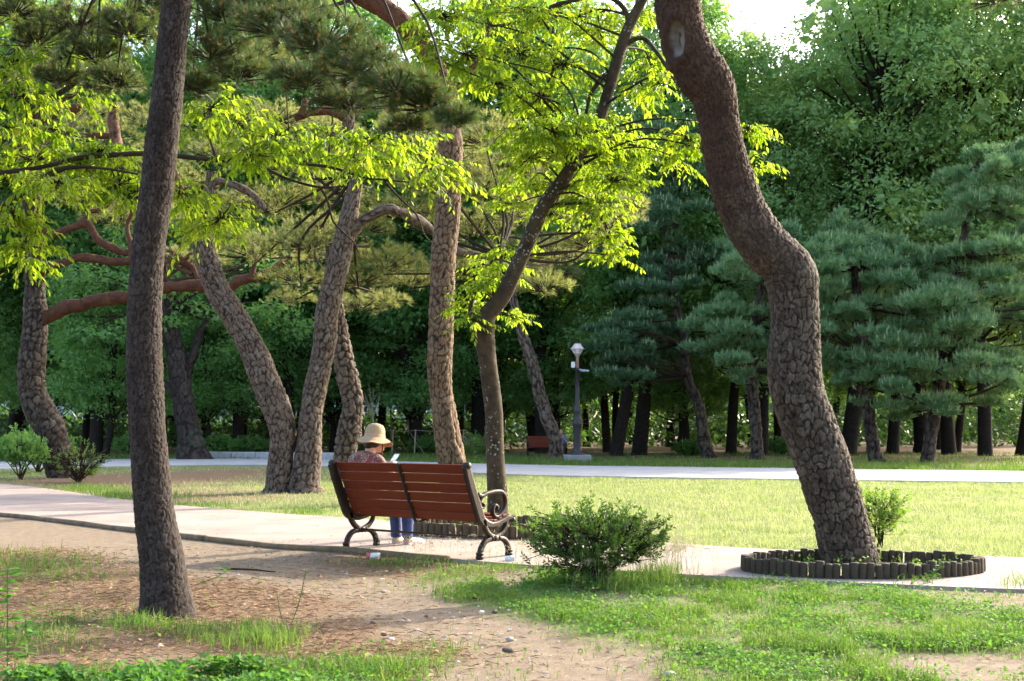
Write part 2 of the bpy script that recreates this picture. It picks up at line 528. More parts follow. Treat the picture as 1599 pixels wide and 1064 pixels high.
def build_ground():
    xs = np.unique(np.concatenate([-np.geomspace(5, 900, 70)[::-1], np.arange(-5, 5.01, 0.1), np.geomspace(5, 900, 70)]))
    ys = np.unique(np.concatenate([-np.geomspace(4, 300, 12)[::-1] + 4, np.arange(4, 13, 0.09), np.geomspace(13, 60, 110), np.geomspace(60, 1800, 30)]))
    X, Y = np.meshgrid(xs, ys)
    g, l, f = masks(X, Y)
    d_path = np.minimum(np.abs(Y - yat(NEAR_E, X)), np.abs(Y - yat(FAR_E, X)))
    amp = 0.035 * sstep(0.1, 1.2, d_path) * sstep(60, 30, Y)
    Z = -0.006 - amp * (1 - fbm(X * 0.9, Y * 0.9, 2.0, 4)) - 0.012 * sstep(0.05, 0.5, d_path) * fbm(X * 9, Y * 9, 4.0, 2) * (Y < 14)
    V = np.stack([X, Y, Z], -1).reshape(-1, 3)
    m, nt, out = newmat("ground_soil_grass")
    at = nd(nt, "ShaderNodeAttribute", attribute_name="cover")
    sp = nd(nt, "ShaderNodeSeparateColor", {0: at.outputs['Color']})
    p = pos(nt)
    nf, nm, nl = noise(nt, p, 55, 6, 0.75), noise(nt, p, 9, 5, 0.7), noise(nt, p, 1.6, 4, 0.6)
    dirt = mix(nt, (0.115, 0.083, 0.055), (0.215, 0.168, 0.118), ramp(nt, nm, [(0.3, (0,) * 3), (0.7, (1,) * 3)]))
    dirt = mix(nt, dirt, (0.27, 0.22, 0.17), ramp(nt, nf, [(0.5, (0,) * 3), (0.75, (0.7,) * 3)]))
    dirt = mix(nt, dirt, (0.09, 0.065, 0.045), ramp(nt, noise(nt, p, 140, 3, 0.6), [(0.62, (0,) * 3), (0.72, (0.75,) * 3)]))
    lit = mix(nt, (0.09, 0.056, 0.033), (0.20, 0.132, 0.080), ramp(nt, nf, [(0.33, (0,) * 3), (0.66, (1,) * 3)]))
    lit = mix(nt, lit, (0.38, 0.29, 0.19), ramp(nt, noise(nt, p, 90, 4, 0.7), [(0.6, (0,) * 3), (0.7, (0.8,) * 3)]))
    gr = mix(nt, (0.06, 0.085, 0.028), (0.14, 0.155, 0.055), ramp(nt, nm, [(0.3, (0,) * 3), (0.7, (1,) * 3)]))
    gr = mix(nt, gr, (0.26, 0.235, 0.115), ramp(nt, nl, [(0.4, (0,) * 3), (0.7, (0.6,) * 3)]))
    fo = mix(nt, (0.10, 0.065, 0.04), (0.24, 0.165, 0.11), ramp(nt, noise(nt, p, 7, 6, 0.8), [(0.35, (0,) * 3), (0.65, (1,) * 3)]))
    thr = mix(nt, nm, nf, 0.4)
    def soft(mask, k=0.22):
        a = nd(nt, "ShaderNodeMath", {0: mask, 1: thr}, operation='ADD').outputs[0]
        return nd(nt, "ShaderNodeMapRange", {0: a, 1: 0.95 - k, 2: 0.95 + k}).outputs[0]
    c = mix(nt, dirt, lit, soft(sp.outputs[1]))
    c = mix(nt, c, gr, soft(sp.outputs[0], 0.3))
    c = mix(nt, c, fo, soft(sp.outputs[2]))
    b = nd(nt, "ShaderNodeBsdfPrincipled", {'Base Color': c, 'Roughness': 0.95, 'Specular IOR Level': 0.15})
    hmix = nd(nt, "ShaderNodeMath", {0: nf, 1: nm}, operation='ADD').outputs[0]
    bp = nd(nt, "ShaderNodeBump", {'Strength': 0.7, 'Distance': 0.02, 'Height': hmix})
    nt.links.new(bp.outputs[0], b.inputs['Normal'])
    nt.links.new(b.outputs[0], out.inputs[0])
    o = obj("ground", V, grid_quads(len(ys), len(xs), False), None, m, smooth=True,
            attrs={'cover': np.stack([g.ravel(), l.ravel(), f.ravel()], 1)}, kind='structure')
    tag(o, "earth ground with worn dirt, needle litter and grass", "ground")
build_ground()

def strip_sheet(name, A, B, z, mat, label, cat):
    a, b = cr(np.column_stack([A, np.zeros(len(A))]), 8), cr(np.column_stack([B, np.zeros(len(B))]), 8)
    n = 10
    w = np.linspace(0, 1, n)[None, :, None]
    V = a[:, None, :] * (1 - w) + b[:, None, :] * w
    V[..., 2] = z + 0.012 * np.sin(w[..., 0] * math.pi)
    e = 0.02 * (fbm(V[..., 0] * 2, V[..., 1] * 2, 0.0, 2) - 0.5)
    V[:, 0, 1] += e[:, 0]
    V[:, -1, 1] += e[:, -1] * 2
    low = V[:, :1].copy(); low[..., 2] = -0.06
    hi = V[:, -1:].copy(); hi[..., 2] = -0.06
    V = np.concatenate([low, V, hi], 1)
    o = obj(name, V.reshape(-1, 3), grid_quads(len(V), n + 2, False), None, mat, kind='structure')
    tag(o, label, cat)
    return o

def path_mat(name, a, b_, speck):
    m, nt, out = newmat(name)
    p = pos(nt)
    c = mix(nt, a, b_, ramp(nt, noise(nt, p, 1.1, 5, 0.65), [(0.35, (0,) * 3), (0.65, (1,) * 3)]))
    c = mix(nt, c, speck, ramp(nt, noise(nt, p, 120, 4, 0.7), [(0.55, (0,) * 3), (0.72, (0.55,) * 3)]))
    c = mix(nt, c, (0.2, 0.16, 0.12), ramp(nt, noise(nt, p, 6, 6, 0.8), [(0.58, (0,) * 3), (0.75, (0.5,) * 3)]))
    b = nd(nt, "ShaderNodeBsdfPrincipled", {'Base Color': c, 'Roughness': 0.9, 'Specular IOR Level': 0.2})
    bp = nd(nt, "ShaderNodeBump", {'Strength': 0.35, 'Distance': 0.008, 'Height': noise(nt, p, 70, 5, 0.7)})
    nt.links.new(bp.outputs[0], b.inputs['Normal'])
    nt.links.new(b.outputs[0], out.inputs[0])
    return m
M['path'] = path_mat("path_sand_concrete", (0.205, 0.162, 0.138), (0.285, 0.23, 0.198), (0.135, 0.105, 0.088))
M['farpath'] = path_mat("path_pale_concrete", (0.27, 0.265, 0.26), (0.34, 0.335, 0.33), (0.22, 0.21, 0.205))
strip_sheet("path", NEAR_E, FAR_E, 0.022, M['path'], "pinkish beige sandy footpath curving behind the bench", "path")
strip_sheet("path", FP_N, FP_F, 0.022, M['farpath'], "pale grey paved path across the far side of the lawn", "path")

def kerb():
    t = thing("kerb", "low grey stone kerb along the far path beside the knotted tree", "kerb", (*gl([(330, 717)])[0], 0))
    pts = [(325, 716.5), (362, 716.8), (400, 717), (440, 717.3), (480, 717.8), (520, 718.5)]
    mt = plain("kerb_stone", (0.36, 0.36, 0.36), 0.9, scale=6, bump=0.3)
    for a, b in zip(pts[:-1], pts[1:]):
        p, q = G(*a), G(*b)
        d = q - p
        L = np.linalg.norm(d)
        V, Q, T = box(0, 0, 0.1, L - 0.02, 0.18, 0.36, 0.02)
        an = math.atan2(d[1], d[0])
        R = np.array([[math.cos(an), -math.sin(an), 0], [math.sin(an), math.cos(an), 0], [0, 0, 1]])
        part(t, "kerb_stone", V @ R.T + (p + q) / 2, Q, T, mt)
kerb()

def edging():
    t = thing("timber_edging", "dark round timber edging along the near side of the sandy path", "edging", (*NEAR_E[4], 0))
    mt = plain("timber_weathered", (0.17, 0.115, 0.06), 0.9, scale=8, bump=0.5, col2=(0.09, 0.06, 0.033))
    L = cr(np.column_stack([NEAR_E[1:7], np.full(6, 0.012)]), 10, ds=0.1)
    n = 0
    i = 0
    while i < len(L) - 2:
        j = min(i + 20, len(L) - 1)
        c = L[i:j + 1].copy()
        c[:, 1] -= 0.035
        c[:, 2] += 0.003 * np.sin(np.arange(len(c)) * 0.4 + n)
        V, Q, T = tube(c, np.full(len(c), 0.036 + 0.003 * (n % 3)), 8, 1)
        part(t, "timber", V, Q, T, mt, smooth=True)
        i = j
        n += 1
        if L[i][0] > G(535, 861)[0]:
            break
edging()

# ------------------------------------------------------------------ bark-covered trunks and limbs
def worley(u, v, nu, seed):
    iu, iv = np.floor(u), np.floor(v)
    f1 = np.full(u.shape, 9.0)
    f2 = np.full(u.shape, 9.0)
    idc = np.zeros(u.shape)
    dv1 = np.zeros(u.shape)
    sd = np.full(u.shape, float(seed))
    for a in (-1, 0, 1):
        for b in (-1, 0, 1):
            cu, cv = (iu + a) % nu, iv + b
            x = iu + a + 0.1 + 0.8 * hsh(cu, cv, sd) - u
            y = iv + b + 0.1 + 0.8 * hsh(cu, cv, sd + 7) - v
            d = np.hypot(x, y)
            n = d < f1
            f2 = np.where(n, f1, np.minimum(f2, d))
            idc = np.where(n, hsh(cu, cv, sd + 3), idc)
            dv1 = np.where(n, -y, dv1)
            f1 = np.where(n, d, f1)
    return f1, f2, idc, dv1

def bark_tube(c4, nt, cell, amp, seed=1, orange=(99, 100), lump=0.05, flare=0.0, holes=(), small=None, groove=(0.03, 0.2)):
    """c4: rows x, y, z, r. Returns V, Q, bark attribute with plates as real relief."""
    c, r = c4[:, :3], c4[:, 3]
    m = len(c)
    s = np.concatenate([[0], np.cumsum(np.linalg.norm(np.diff(c, axis=0), axis=1))])
    th = np.linspace(0, 2 * math.pi, nt, endpoint=False)
    rr = r[:, None] * np.ones((1, nt))
    if flare:
        k = np.exp(-np.clip(s, 0, None) / 0.14)[:, None]
        rr = rr * (1 + flare * k * (0.7 + 0.6 * np.abs(np.sin(th * 2.5 + seed))[None, :]))
    V = tube_grid(c, rr, nt)
    X, Y, Z = V[..., 0], V[..., 1], V[..., 2]
    rr = rr * (1 + lump * 2 * (fbm(X * 2.2 + seed, Y * 2.2, Z * 2.2, 3) - 0.5))
    def field(cw, ch, sd, wk=1.0):
        nu = max(4, int(round(2 * math.pi * r.mean() / cw)))
        k1, k2 = 0.55 / cw, 2.1 / cw
        wu = wk * (1.25 * (fbm(X * k1 + sd, Y * k1, Z * k1 * .6, 2) - 0.5) + 0.55 * (vnoise(X * k2, Y * k2 + sd, Z * k2 * .7) - 0.5))
        wv = wk * (1.25 * (fbm(X * k1, Y * k1 + sd, Z * k1 * .6 + 9, 2) - 0.5) + 0.45 * (vnoise(X * k2 + 5, Y * k2, Z * k2 * .7 + sd) - 0.5))
        u = th[None, :] / (2 * math.pi) * nu + wu
        v = s[:, None] / ch + wv
        return worley(u, v, nu, sd)
    f1, f2, idc, dv = field(*cell, seed)
    gw = groove[1] * (0.35 + 1.3 * fbm(X / cell[0] * .5 + 3, Y / cell[0] * .5, Z / cell[1] * .5, 2))
    plate = sstep(groove[0], groove[0] + gw, f2 - f1)
    s1, s2, ids, dvs = field(cell[0] * .47, cell[1] * .42, seed + 50, 1.2)
    sub = sstep(0.0, 0.13, s2 - s1)
    h = plate * (0.55 + 0.55 * idc + 0.30 * ids * sub + 0.22 * dvs) + 0.40 * dv * plate
    idc = np.clip(0.55 * idc + 0.45 * ids, 0, 1)
    plate = plate * (0.86 + 0.14 * sub)
    if small:
        g1, g2, id2, dv2 = field(*small[:2], seed + 20)
        pl2 = sstep(0.02, 0.16, g2 - g1)
        w = sstep(small[2], small[3], Z + 0.7 * (fbm(X * 3, Y * 3, Z * 3, 2) - .5))
        h = h * (1 - w) + w * pl2 * (0.45 + 0.65 * id2 + 0.7 * dv2)
        plate = plate * (1 - w) + w * (0.08 + 0.92 * pl2)
        idc = idc * (1 - w) + w * id2
    h = h + 0.35 * (fbm(X * 45, Y * 45, Z * 45, 2) - 0.5)
    pale = np.ones_like(Z)
    red = sstep(orange[0], orange[1], Z + 0.8 * (fbm(X * 1.5, Y * 1.5, Z * 1.5, 3) - 0.5))
    disp = amp * h
    for (hp, ru, rv, dep, lip, plk) in holes:
        e = np.hypot((X - hp[0]) / ru, (Z - hp[2]) / rv) + 0.25 * (fbm(X * 14, Y * 14, Z * 14, 2) - 0.5)
        e = np.where(Y < c[:, None, 1] + 0.02, e, 9)
        disp = disp * sstep(0.7, 1.3, e) + lip * np.exp(-((e - 1.15) / 0.28) ** 2) - dep * (1 - sstep(0.55, 1.0, e))
        inside = 1 - sstep(0.75, 0.95, e)
        pale = np.minimum(pale, 1 - plk * inside * sstep(0.35, 0.6, fbm(X * 16, Y * 16, Z * 11, 2) + 0.12))
        red = np.maximum(red, np.exp(-((e - 1.15) / 0.35) ** 2))
    V = tube_grid(c, rr + disp - 0.75 * min(amp, r.mean() * .2), nt)
    A = np.stack([plate, idc, red * 0.9, pale], -1)
    # cap the far end
    Vv = np.vstack([V.reshape(-1, 3), c[-1:]])
    A = np.vstack([A.reshape(-1, 4), A.reshape(-1, 4)[-1:]])
    j = np.arange(nt)
    T = np.stack([np.full(nt, m * nt), (m - 1) * nt + j, (m - 1) * nt + (j + 1) % nt], 1)
    return Vv, grid_quads(m, nt), T, A

def px_line(pts, D, dd=None):
    """(px, py, width px[, depth offset]) -> rows x, y, z, radius"""
    out = []
    for p in pts:
        d = D + (p[3] if len(p) > 3 else 0.0)
        out.append([*P(p[0], p[1], d), p[2] * d / F / 2])
    return np.array(out)

def add_trunk(root, rows, mat, nt, ds, name="trunk", parent=None, **kw):
    c = cr(rows, 8, ds)
    V, Q, T, A = bark_tube(c, nt, **kw)
    return part(root, name, V, Q, T, mat, smooth=True, attrs={'bark': A}, parent=parent)

def add_limb(root, rows, mat, nt=14, ds=0.05, name="limb", cell=(0.10, 0.16), amp=0.008, seed=3, orange=(-9, -8), lump=0.1, parent=None):
    c = cr(rows, 8, ds)
    k = np.clip(np.arange(len(c)) * ds / .5, 0, 1)[:, None] * np.maximum(c[:, 3:4], c[:, 3].mean() * .6)
    q = np.arange(len(c)) * ds
    for f, a in ((0.8, .55), (2.2, .42), (5.5, .20)):
        c[:, 0:1] += a * k * (vnoise(q * f, seed + 1.0)[:, None] - .5) * 2
        c[:, 1:2] += a * k * (vnoise(q * f, seed + 31.0)[:, None] - .5) * 2
        c[:, 2:3] += a * k * (vnoise(q * f, seed + 61.0)[:, None] - .5) * 2
    c[:, 3] *= .9 + .35 * (vnoise(q * 3.1, seed + 91.0) - .3)
    V, Q, T, A = bark_tube(c, nt, cell, amp, seed, orange, lump)
    return part(root, name, V, Q, T, mat, smooth=True, attrs={'bark': A}, parent=parent)

# ------------------------------------------------------------------ foliage generators
def rand_dirs(n, up=0.0):
    v = rng.normal(size=(n, 3))
    v[:, 2] += up
    return nrm(v)

LEAF_V = np.array([[0, 0, 0], [.28, .19, .03], [.28, -.19, .03], [.64, .17, .0], [.64, -.17, .0], [1, 0, -.10], [.48, 0, -.04]])
LEAF_T = np.array([[0, 2, 6], [0, 6, 1], [1, 6, 3], [2, 4, 6], [3, 6, 5], [6, 4, 5]])
DIA_V = np.array([[0, 0, 0], [.42, -.24, .04], [1, 0, -.08], [.42, .24, .04]])
DIA_T = np.array([[0, 1, 2], [0, 2, 3]])

def leaves(p, d, n, size, fine=True, wide=1.0):
    """one folded, pointed leaf per row"""
    Vt, Tt = (LEAF_V, LEAF_T) if fine else (DIA_V, DIA_T)
    d = nrm(d)
    s = nrm(np.cross(n, d))
    n = np.cross(d, s)
    size = np.broadcast_to(size, (len(p),))
    V = p[:, None, :] + size[:, None, None] * (Vt[None, :, 0:1] * d[:, None, :] + wide * Vt[None, :, 1:2] * s[:, None, :] + Vt[None, :, 2:3] * n[:, None, :])
    T = (np.arange(len(p)) * len(Vt))[:, None, None] + Tt[None]
    return V.reshape(-1, 3), None, T.reshape(-1, 3)

def needles(c, d, n, L, w, spread=(0.25, 1.25), droop=0.05):
    """tufts: n thin needles fanned round each shoot direction"""
    N = len(c)
    d = nrm(d)
    a = np.where(np.abs(d[:, 2:3]) > 0.9, np.array([[1.0, 0, 0]]), np.array([[0, 0, 1.0]]))
    x = nrm(np.cross(d, a))
    y = np.cross(d, x)
    ph = rng.uniform(0, 2 * math.pi, (N, n, 1))
    sp = rng.uniform(spread[0], spread[1], (N, n, 1))
    dd = np.cos(sp) * d[:, None] + np.sin(sp) * (np.cos(ph) * x[:, None] + np.sin(ph) * y[:, None])
    LL = np.broadcast_to(np.asarray(L, float).reshape(-1, 1, 1), (N, 1, 1)) * rng.uniform(0.75, 1.1, (N, n, 1))
    base = c[:, None] - d[:, None] * LL * 0.35 * rng.uniform(0, 1, (N, n, 1))
    tip = base + dd * LL
    tip[..., 2] -= (droop * LL)[..., 0]
    side = nrm(np.cross(dd, rng.normal(size=(N, n, 3)))) * w / 2
    V = np.stack([base - side, base + side, tip], 2).reshape(-1, 3)
    return V, None, np.arange(len(V)).reshape(-1, 3)

def leafy_clump(lf, tw, c, rad, n_twig, size=(0.075, 0.105), droop=0.35, tl=(0.3, 0.55), per=12, anchor=None):
    """a spray of drooping twigs with alternate leaves round point c; lf, tw collect leaves and twigs"""
    rad = np.asarray(rad, float)
    for k in range(n_twig):
        o = rng.normal(size=3) * 0.42
        o = o / max(1, np.linalg.norm(o))
        p0 = c + o * rad
        d = np.array([o[0] + rng.normal() * 0.35, o[1] + rng.normal() * 0.35, 0.10 + 0.2 * rng.normal()])
        d = d / np.linalg.norm(d)
        L = rng.uniform(*tl)
        t = np.linspace(0, 1, per)
        pts = p0 + d * (t * L)[:, None]
        pts[:, 2] -= droop * L * t ** 2
        tg = nrm(np.gradient(pts, axis=0))
        up = np.array([0, 0, 1.0]) + 0.35 * rng.normal(size=3)
        sd = nrm(np.cross(tg, up))
        sg = np.where(np.arange(per) % 2 == 0, 1, -1)[:, None]
        ld = tg * 0.50 + sd * sg * 0.62 + np.array([0, 0, -0.68]) + 0.22 * rng.normal(size=(per, 3))
        ld[-1] = tg[-1] + np.array([0, 0, -0.3])
        ln = np.array([0, 0, 1.0]) + 0.45 * rng.normal(size=(per, 3))
        sz = rng.uniform(*size) * rng.uniform(.7, 1.2) * (0.65 + 0.45 * np.sin(math.pi * (0.15 + 0.7 * t))) * rng.uniform(0.8, 1.15, per)
        lf.add(*leaves(pts, ld, ln, sz))
        tw.add(*sticks(pts[:-1:3], np.vstack([pts[3::3], pts[-1:]])[:len(pts[:-1:3])], 0.0028, 0.0018))
        q = c + 0.25 * o * rad
        tw.add(*sticks([q], [p0], 0.0055, 0.003))
        tw.add(*sticks([c], [q], 0.007, 0.005))

def conn(tw, a, b, r0, r1, sag=0.1, n=6):
    """slender curved branch from a to b"""
    a, b = np.asarray(a, float), np.asarray(b, float)
    L = np.linalg.norm(b - a)
    k = rng.normal(size=3) * 0.10 * L
    mid = (a + b) / 2 + np.array([k[0], k[1], sag * L + 0.3 * k[2]])
    tw.add(*tube([a, mid, b], [r0, (r0 + r1) / 2, r1], 5, n, caps=False))

def pine_pad(nd_, tw, c, rad, n, per, L, w, up=1.0, spread=(0.2, 1.2), candles=None, stems=True):
    """flattened cushion of needle tufts"""
    v = rng.normal(size=(n, 3))
    v = v / np.maximum(1, np.linalg.norm(v, axis=1, keepdims=True) / 1.6) / 1.6
    v[:, 2] = np.where(v[:, 2] < -0.25, -v[:, 2] * 0.6, v[:, 2])
    p = c + v * rad
    d = nrm(v * np.array([1.1, 1.1, 0.5]) + np.array([0, 0, 0.55 * up]) + 0.3 * rng.normal(size=(n, 3)))
    nd_.add(*needles(p, d, per, np.full(n, L) * rng.uniform(0.8, 1.15, n), w, spread))
    if stems:
        k = min(n, 40)
        q = c + v[:k] * rad * 0.35
        q[:, 2] -= 0.15 * rad[2]
        tw.add(*sticks(q, p[:k], 0.006 * L / 0.1, 0.003 * L / 0.1))
    if candles is not None:
        if L > .2:
            sel = rng.random(n) < .35
            candles.add(*needles(p[sel] + d[sel] * L * .5, d[sel] * .3 + np.array([0, 0, 1.0]), 2, np.full(sel.sum(), L * .75), .03, (0, .2), 0))
            return
        sel = rng.random(n) < 0.5
        candles.add(*needles(p[sel] + d[sel] * 0.012, d[sel] + np.array([0, 0, 0.3]), 8, np.full(sel.sum(), L * 0.36), 0.009 * L / 0.1, (0.1, 1.1), 0))

# ------------------------------------------------------------------ main trees
def soil_z(p):
    return np.array([p[0], p[1], 0.0])

def pine_front():
    D = 8.4
    t = thing("pine_tree", "dark scaly pine trunk standing nearest the camera beside the dirt trail", "tree", P(261, 956, D) * [1, 1, 0])
    pts = [(262, 985, 84), (261, 958, 78), (258, 923, 72), (251, 862, 67), (241, 801, 61), (236, 740, 58), (231, 681, 56), (227, 606, 56),
           (225, 530, 53), (227, 455, 51), (232.5, 380, 50), (244, 301, 50), (252, 226, 50), (261, 150, 47), (268, 75, 45), (276, 0, 44),
           (282, -90, 42), (286, -200, 38), (285, -250, 30)]
    add_trunk(t, px_line(pts, D), M['bark_dark'], 140, 0.0085, cell=(0.030, 0.050), amp=0.0075, seed=5, lump=0.03, flare=0.30, groove=(0.01, 0.15))
    nb, tw, cd = MB(), MB(), MB()
    top = P(281, -70, D)
    hi = P(285, -200, D)
    pads = [(430, 45, 75, 40, -.6), (505, 70, 75, 42, -.9), (560, 110, 70, 40, -.9), (620, 140, 60, 36, -1.0), (665, 165, 55, 30, -.9), (715, 190, 34, 22, -1.0),
            (480, 130, 60, 34, -.3), (545, 165, 60, 26, -.2), (350, 25, 70, 40, 0.4), (330, 85, 60, 36, 0.6), (375, 120, 50, 30, 0.8), (300, 140, 40, 28, 0.9),
            (205, 50, 50, 40, 0.6), (150, 90, 55, 40, 0.9), (120, 40, 60, 35, 1.0), (180, 130, 45, 30, 0.8), (60, 65, 50, 40, 1.2), (95, 125, 40, 26, 1.0),
            (400, 5, 60, 25, 0.5), (470, 20, 50, 22, 0.8), (640, 200, 40, 18, -.6), (20, 20, 50, 30, 1.0), (250, 20, 50, 30, 1.0)]
    limbs = {}
    for i, (px, py, rx, ry, dd) in enumerate(pads):
        d = D + dd
        c = P(px, py, d)
        k = d / F
        pine_pad(nb, tw, c, np.array([rx * k, rx * k * 0.9, ry * k]), int(26 + rx * ry / 42), 62, 0.10, 0.0030, 0.6, (0.15, 1.3), cd)
        conn(tw, (top if i % 2 else hi) + np.array([0, 0, 0.05 * i / 4]), c, 0.016, 0.006, 0.16)
    for (px, py, rx, ry, dd) in [(200, -140, 160, 60, 0.3), (420, -150, 160, 60, -.2), (300, -300, 180, 80, 0), (60, -60, 120, 40, .5)]:
        c = P(px, py, D + dd)
        k = D / F
        pine_pad(nb, tw, c, np.array([rx * k, rx * k, ry * k]), 130, 40, 0.105, 0.003, 0.6)
        conn(tw, hi, c, 0.02, 0.008, 0.15)
    part(t, "branches", *tw.get(), M['twig'], kind='stuff')
    part(t, "crown", *nb.get(), M['needle_near'])
    part(t, "buds", *cd.get(), M['candle'], kind='stuff')

def pine_ring():
    D = 10.95
    t = thing("pine_tree", "big leaning pine with plated bark growing in the right log ring", "tree", P(1330, 886, D) * [1, 1, 0])
    e = [(886, 1286, 1373), (862, 1281, 1367), (831, 1275, 1358), (801, 1269, 1350), (770, 1257, 1342), (740, 1248, 1332), (718, 1240, 1325), (681, 1227, 1310),
         (643, 1212, 1296), (606, 1202, 1285), (568, 1198, 1281.5), (530, 1202, 1281), (493, 1204, 1279), (455, 1199, 1278), (436, 1194, 1278), (415, 1188, 1266),
         (380, 1152, 1230), (338, 1128, 1202), (301, 1112, 1185), (263, 1103, 1172), (226, 1096, 1161), (188, 1090, 1154), (150, 1079, 1150), (131, 1067, 1145),
         (113, 1054, 1135), (75, 1037, 1112), (37, 1027, 1099), (0, 1022, 1095)]
    pts = [(1336, 930, 96)] + [((a + b) / 2, y, (b - a) * 0.985) for y, a, b in e] + [(1060, -60, 68), (1070, -150, 60), (1080, -210, 46)]
    hole = P(1057, 58, D - 0.2)
    hole2 = P(1268, 432, D - 0.2)
    add_trunk(t, px_line(pts, D), M['bark_pine'], 156, 0.0100, cell=(0.052, 0.086), amp=0.016, seed=9, orange=(2.5, 3.4), lump=0.03, flare=0.16,
              holes=[(hole, 0.075, 0.17, 0.09, 0.024, 1.0)], small=(0.036, 0.052, 2.2, 3.2), groove=(0.01, 0.2))
    nb, tw = MB(), MB()
    top = P(1080, -190, D)
    for (px, py, rx, ry, dd) in [(1590, -12, 60, 22, 0.2), (1555, 2, 36, 16, 0.3), (1660, -10, 80, 40, 0.6), (1480, -100, 130, 45, 0), (1250, -180, 150, 60, 0.4),
                                 (1000, -220, 150, 60, -.3), (1120, -330, 200, 80, 0), (1400, -260, 150, 60, 0.8)]:
        k = (D + dd) / F
        c = P(px, py, D + dd)
        pine_pad(nb, tw, c, np.array([rx * k, rx * k, ry * k]), int(20 + rx * ry / 60), 44, 0.10, 0.003, 0.2)
        conn(tw, top, c, 0.035, 0.008, 0.12)
    part(t, "branches", *tw.get(), M['twig'], kind='stuff')
    part(t, "crown", *nb.get(), M['needle_near'])

def pine_twin():
    D = 24.6
    t = thing("pine_tree", "twin-stemmed old pine with grey plated bark forking at the ground", "tree", P(457, 764, D) * [1, 1, 0])
    kw = dict(cell=(0.078, 0.16), amp=0.022, lump=0.05, orange=(6.5, 8.5), groove=(0.02, 0.25))
    a = [(430, 776, 44), (433, 763, 38), (436, 737, 40), (440, 700, 38), (441, 670, 42), (431, 636, 45), (413, 592, 44), (401, 560, 42), (386, 530, 40),
         (365, 493, 39), (341, 455, 37), (327, 418, 37), (318, 380, 34), (318, 345, 28), (326, 305, 20), (332, 268, 16)]
    b = [(477, 776, 54), (475, 758, 49), (481, 718, 42), (484, 681, 37), (486, 643, 34), (493, 606, 36), (501, 568, 34), (508, 530, 36), (510, 493, 36),
         (518, 455, 35), (528, 418, 34), (536, 380, 32), (541, 357, 30), (549, 320, 25), (556, 282, 20), (555, 244, 20), (548, 226, 19), (544, 200, 18), (546, 165, 16), (552, 120, 12)]
    add_trunk(t, px_line(a, D), M['bark_light'], 84, 0.024, seed=2, flare=0.12, **kw)
    add_trunk(t, px_line(b, D), M['bark_light'], 84, 0.024, seed=4, flare=0.12, **kw)
    for i, r in enumerate([
            [(548, 362, 20), (562, 346, 19), (582, 335, 18), (612, 328, 17), (642, 338, 17, .3), (668, 358, 16, .6), (690, 378, 15, .9), (720, 396, 12, 1), (770, 404, 9, 1.2), (830, 390, 6, 1.6)],
            [(330, 285, 14), (345, 284, 13), (368, 290, 12), (392, 302, 11), (408, 318, 10), (418, 330, 8)],
            [(545, 190, 14), (520, 178, 14), (495, 176, 13), (470, 180, 14), (458, 186, 13)],
            [(470, 182, 12), (476, 165, 11), (478, 155, 9)],
            [(318, 352, 14), (300, 330, 12), (285, 300, 10), (270, 260, 8), (260, 210, 6)]]):
        add_limb(t, px_line(r, D), M['bark_limb'] if i in (2, 3) else M['bark_light'], 18, 0.05, seed=i, orange=(20, 21) if i < 2 else (-9, -8), amp=0.015)
    nb, tw = MB(), MB()
    pads = [(430, 320, 80, 30), (345, 245, 70, 36), (480, 385, 55, 28), (400, 400, 66, 26), (455, 255, 75, 33), (600, 415, 58, 34), (625, 335, 66, 36), (585, 265, 58, 34),
            (640, 205, 50, 34), (470, 440, 64, 22), (380, 330, 60, 26), (510, 300, 50, 30), (560, 440, 50, 24), (640, 440, 44, 28), (500, 210, 60, 30), (420, 190, 70, 30),
            (745, 300, 60, 36), (820, 335, 66, 36), (890, 335, 62, 40), (950, 340, 52, 26), (865, 400, 55, 32), (790, 415, 62, 36), (740, 365, 56, 36), (850, 450, 46, 22),
            (720, 430, 46, 32), (920, 380, 38, 26), (800, 265, 55, 36), (880, 280, 50, 30), (760, 220, 60, 40), (700, 250, 60, 40), (965, 320, 40, 20), (570, 360, 40, 24), (670, 290, 50, 30)]
    for i, (px, py, rx, ry) in enumerate(pads):
        d = D + rng.uniform(0.8, 3.2) if px < 700 else D + rng.uniform(0.5, 3.5)
        c = P(px, py, d)
        k = d / F
        pine_pad(nb, tw, c, np.array([rx * k * 1.1, rx * k, ry * k * 1.05]), int(40 + rx * ry / 14), 20, 0.17, 0.012, 1.0, (0.1, 1.0))
        src = P(555, 260 + 4 * i, D) if px < 600 else P(780, 400, D + 1.2)
        if px < 400:
            src = P(330, 290, D)
        conn(tw, src, c - np.array([0, 0, ry * k * 0.4]), 0.04, 0.015, -0.05)
    part(t, "branches", *tw.get(), M['twig'], kind='stuff')
    part(t, "crown", *nb.get(), M['needle_mid'])

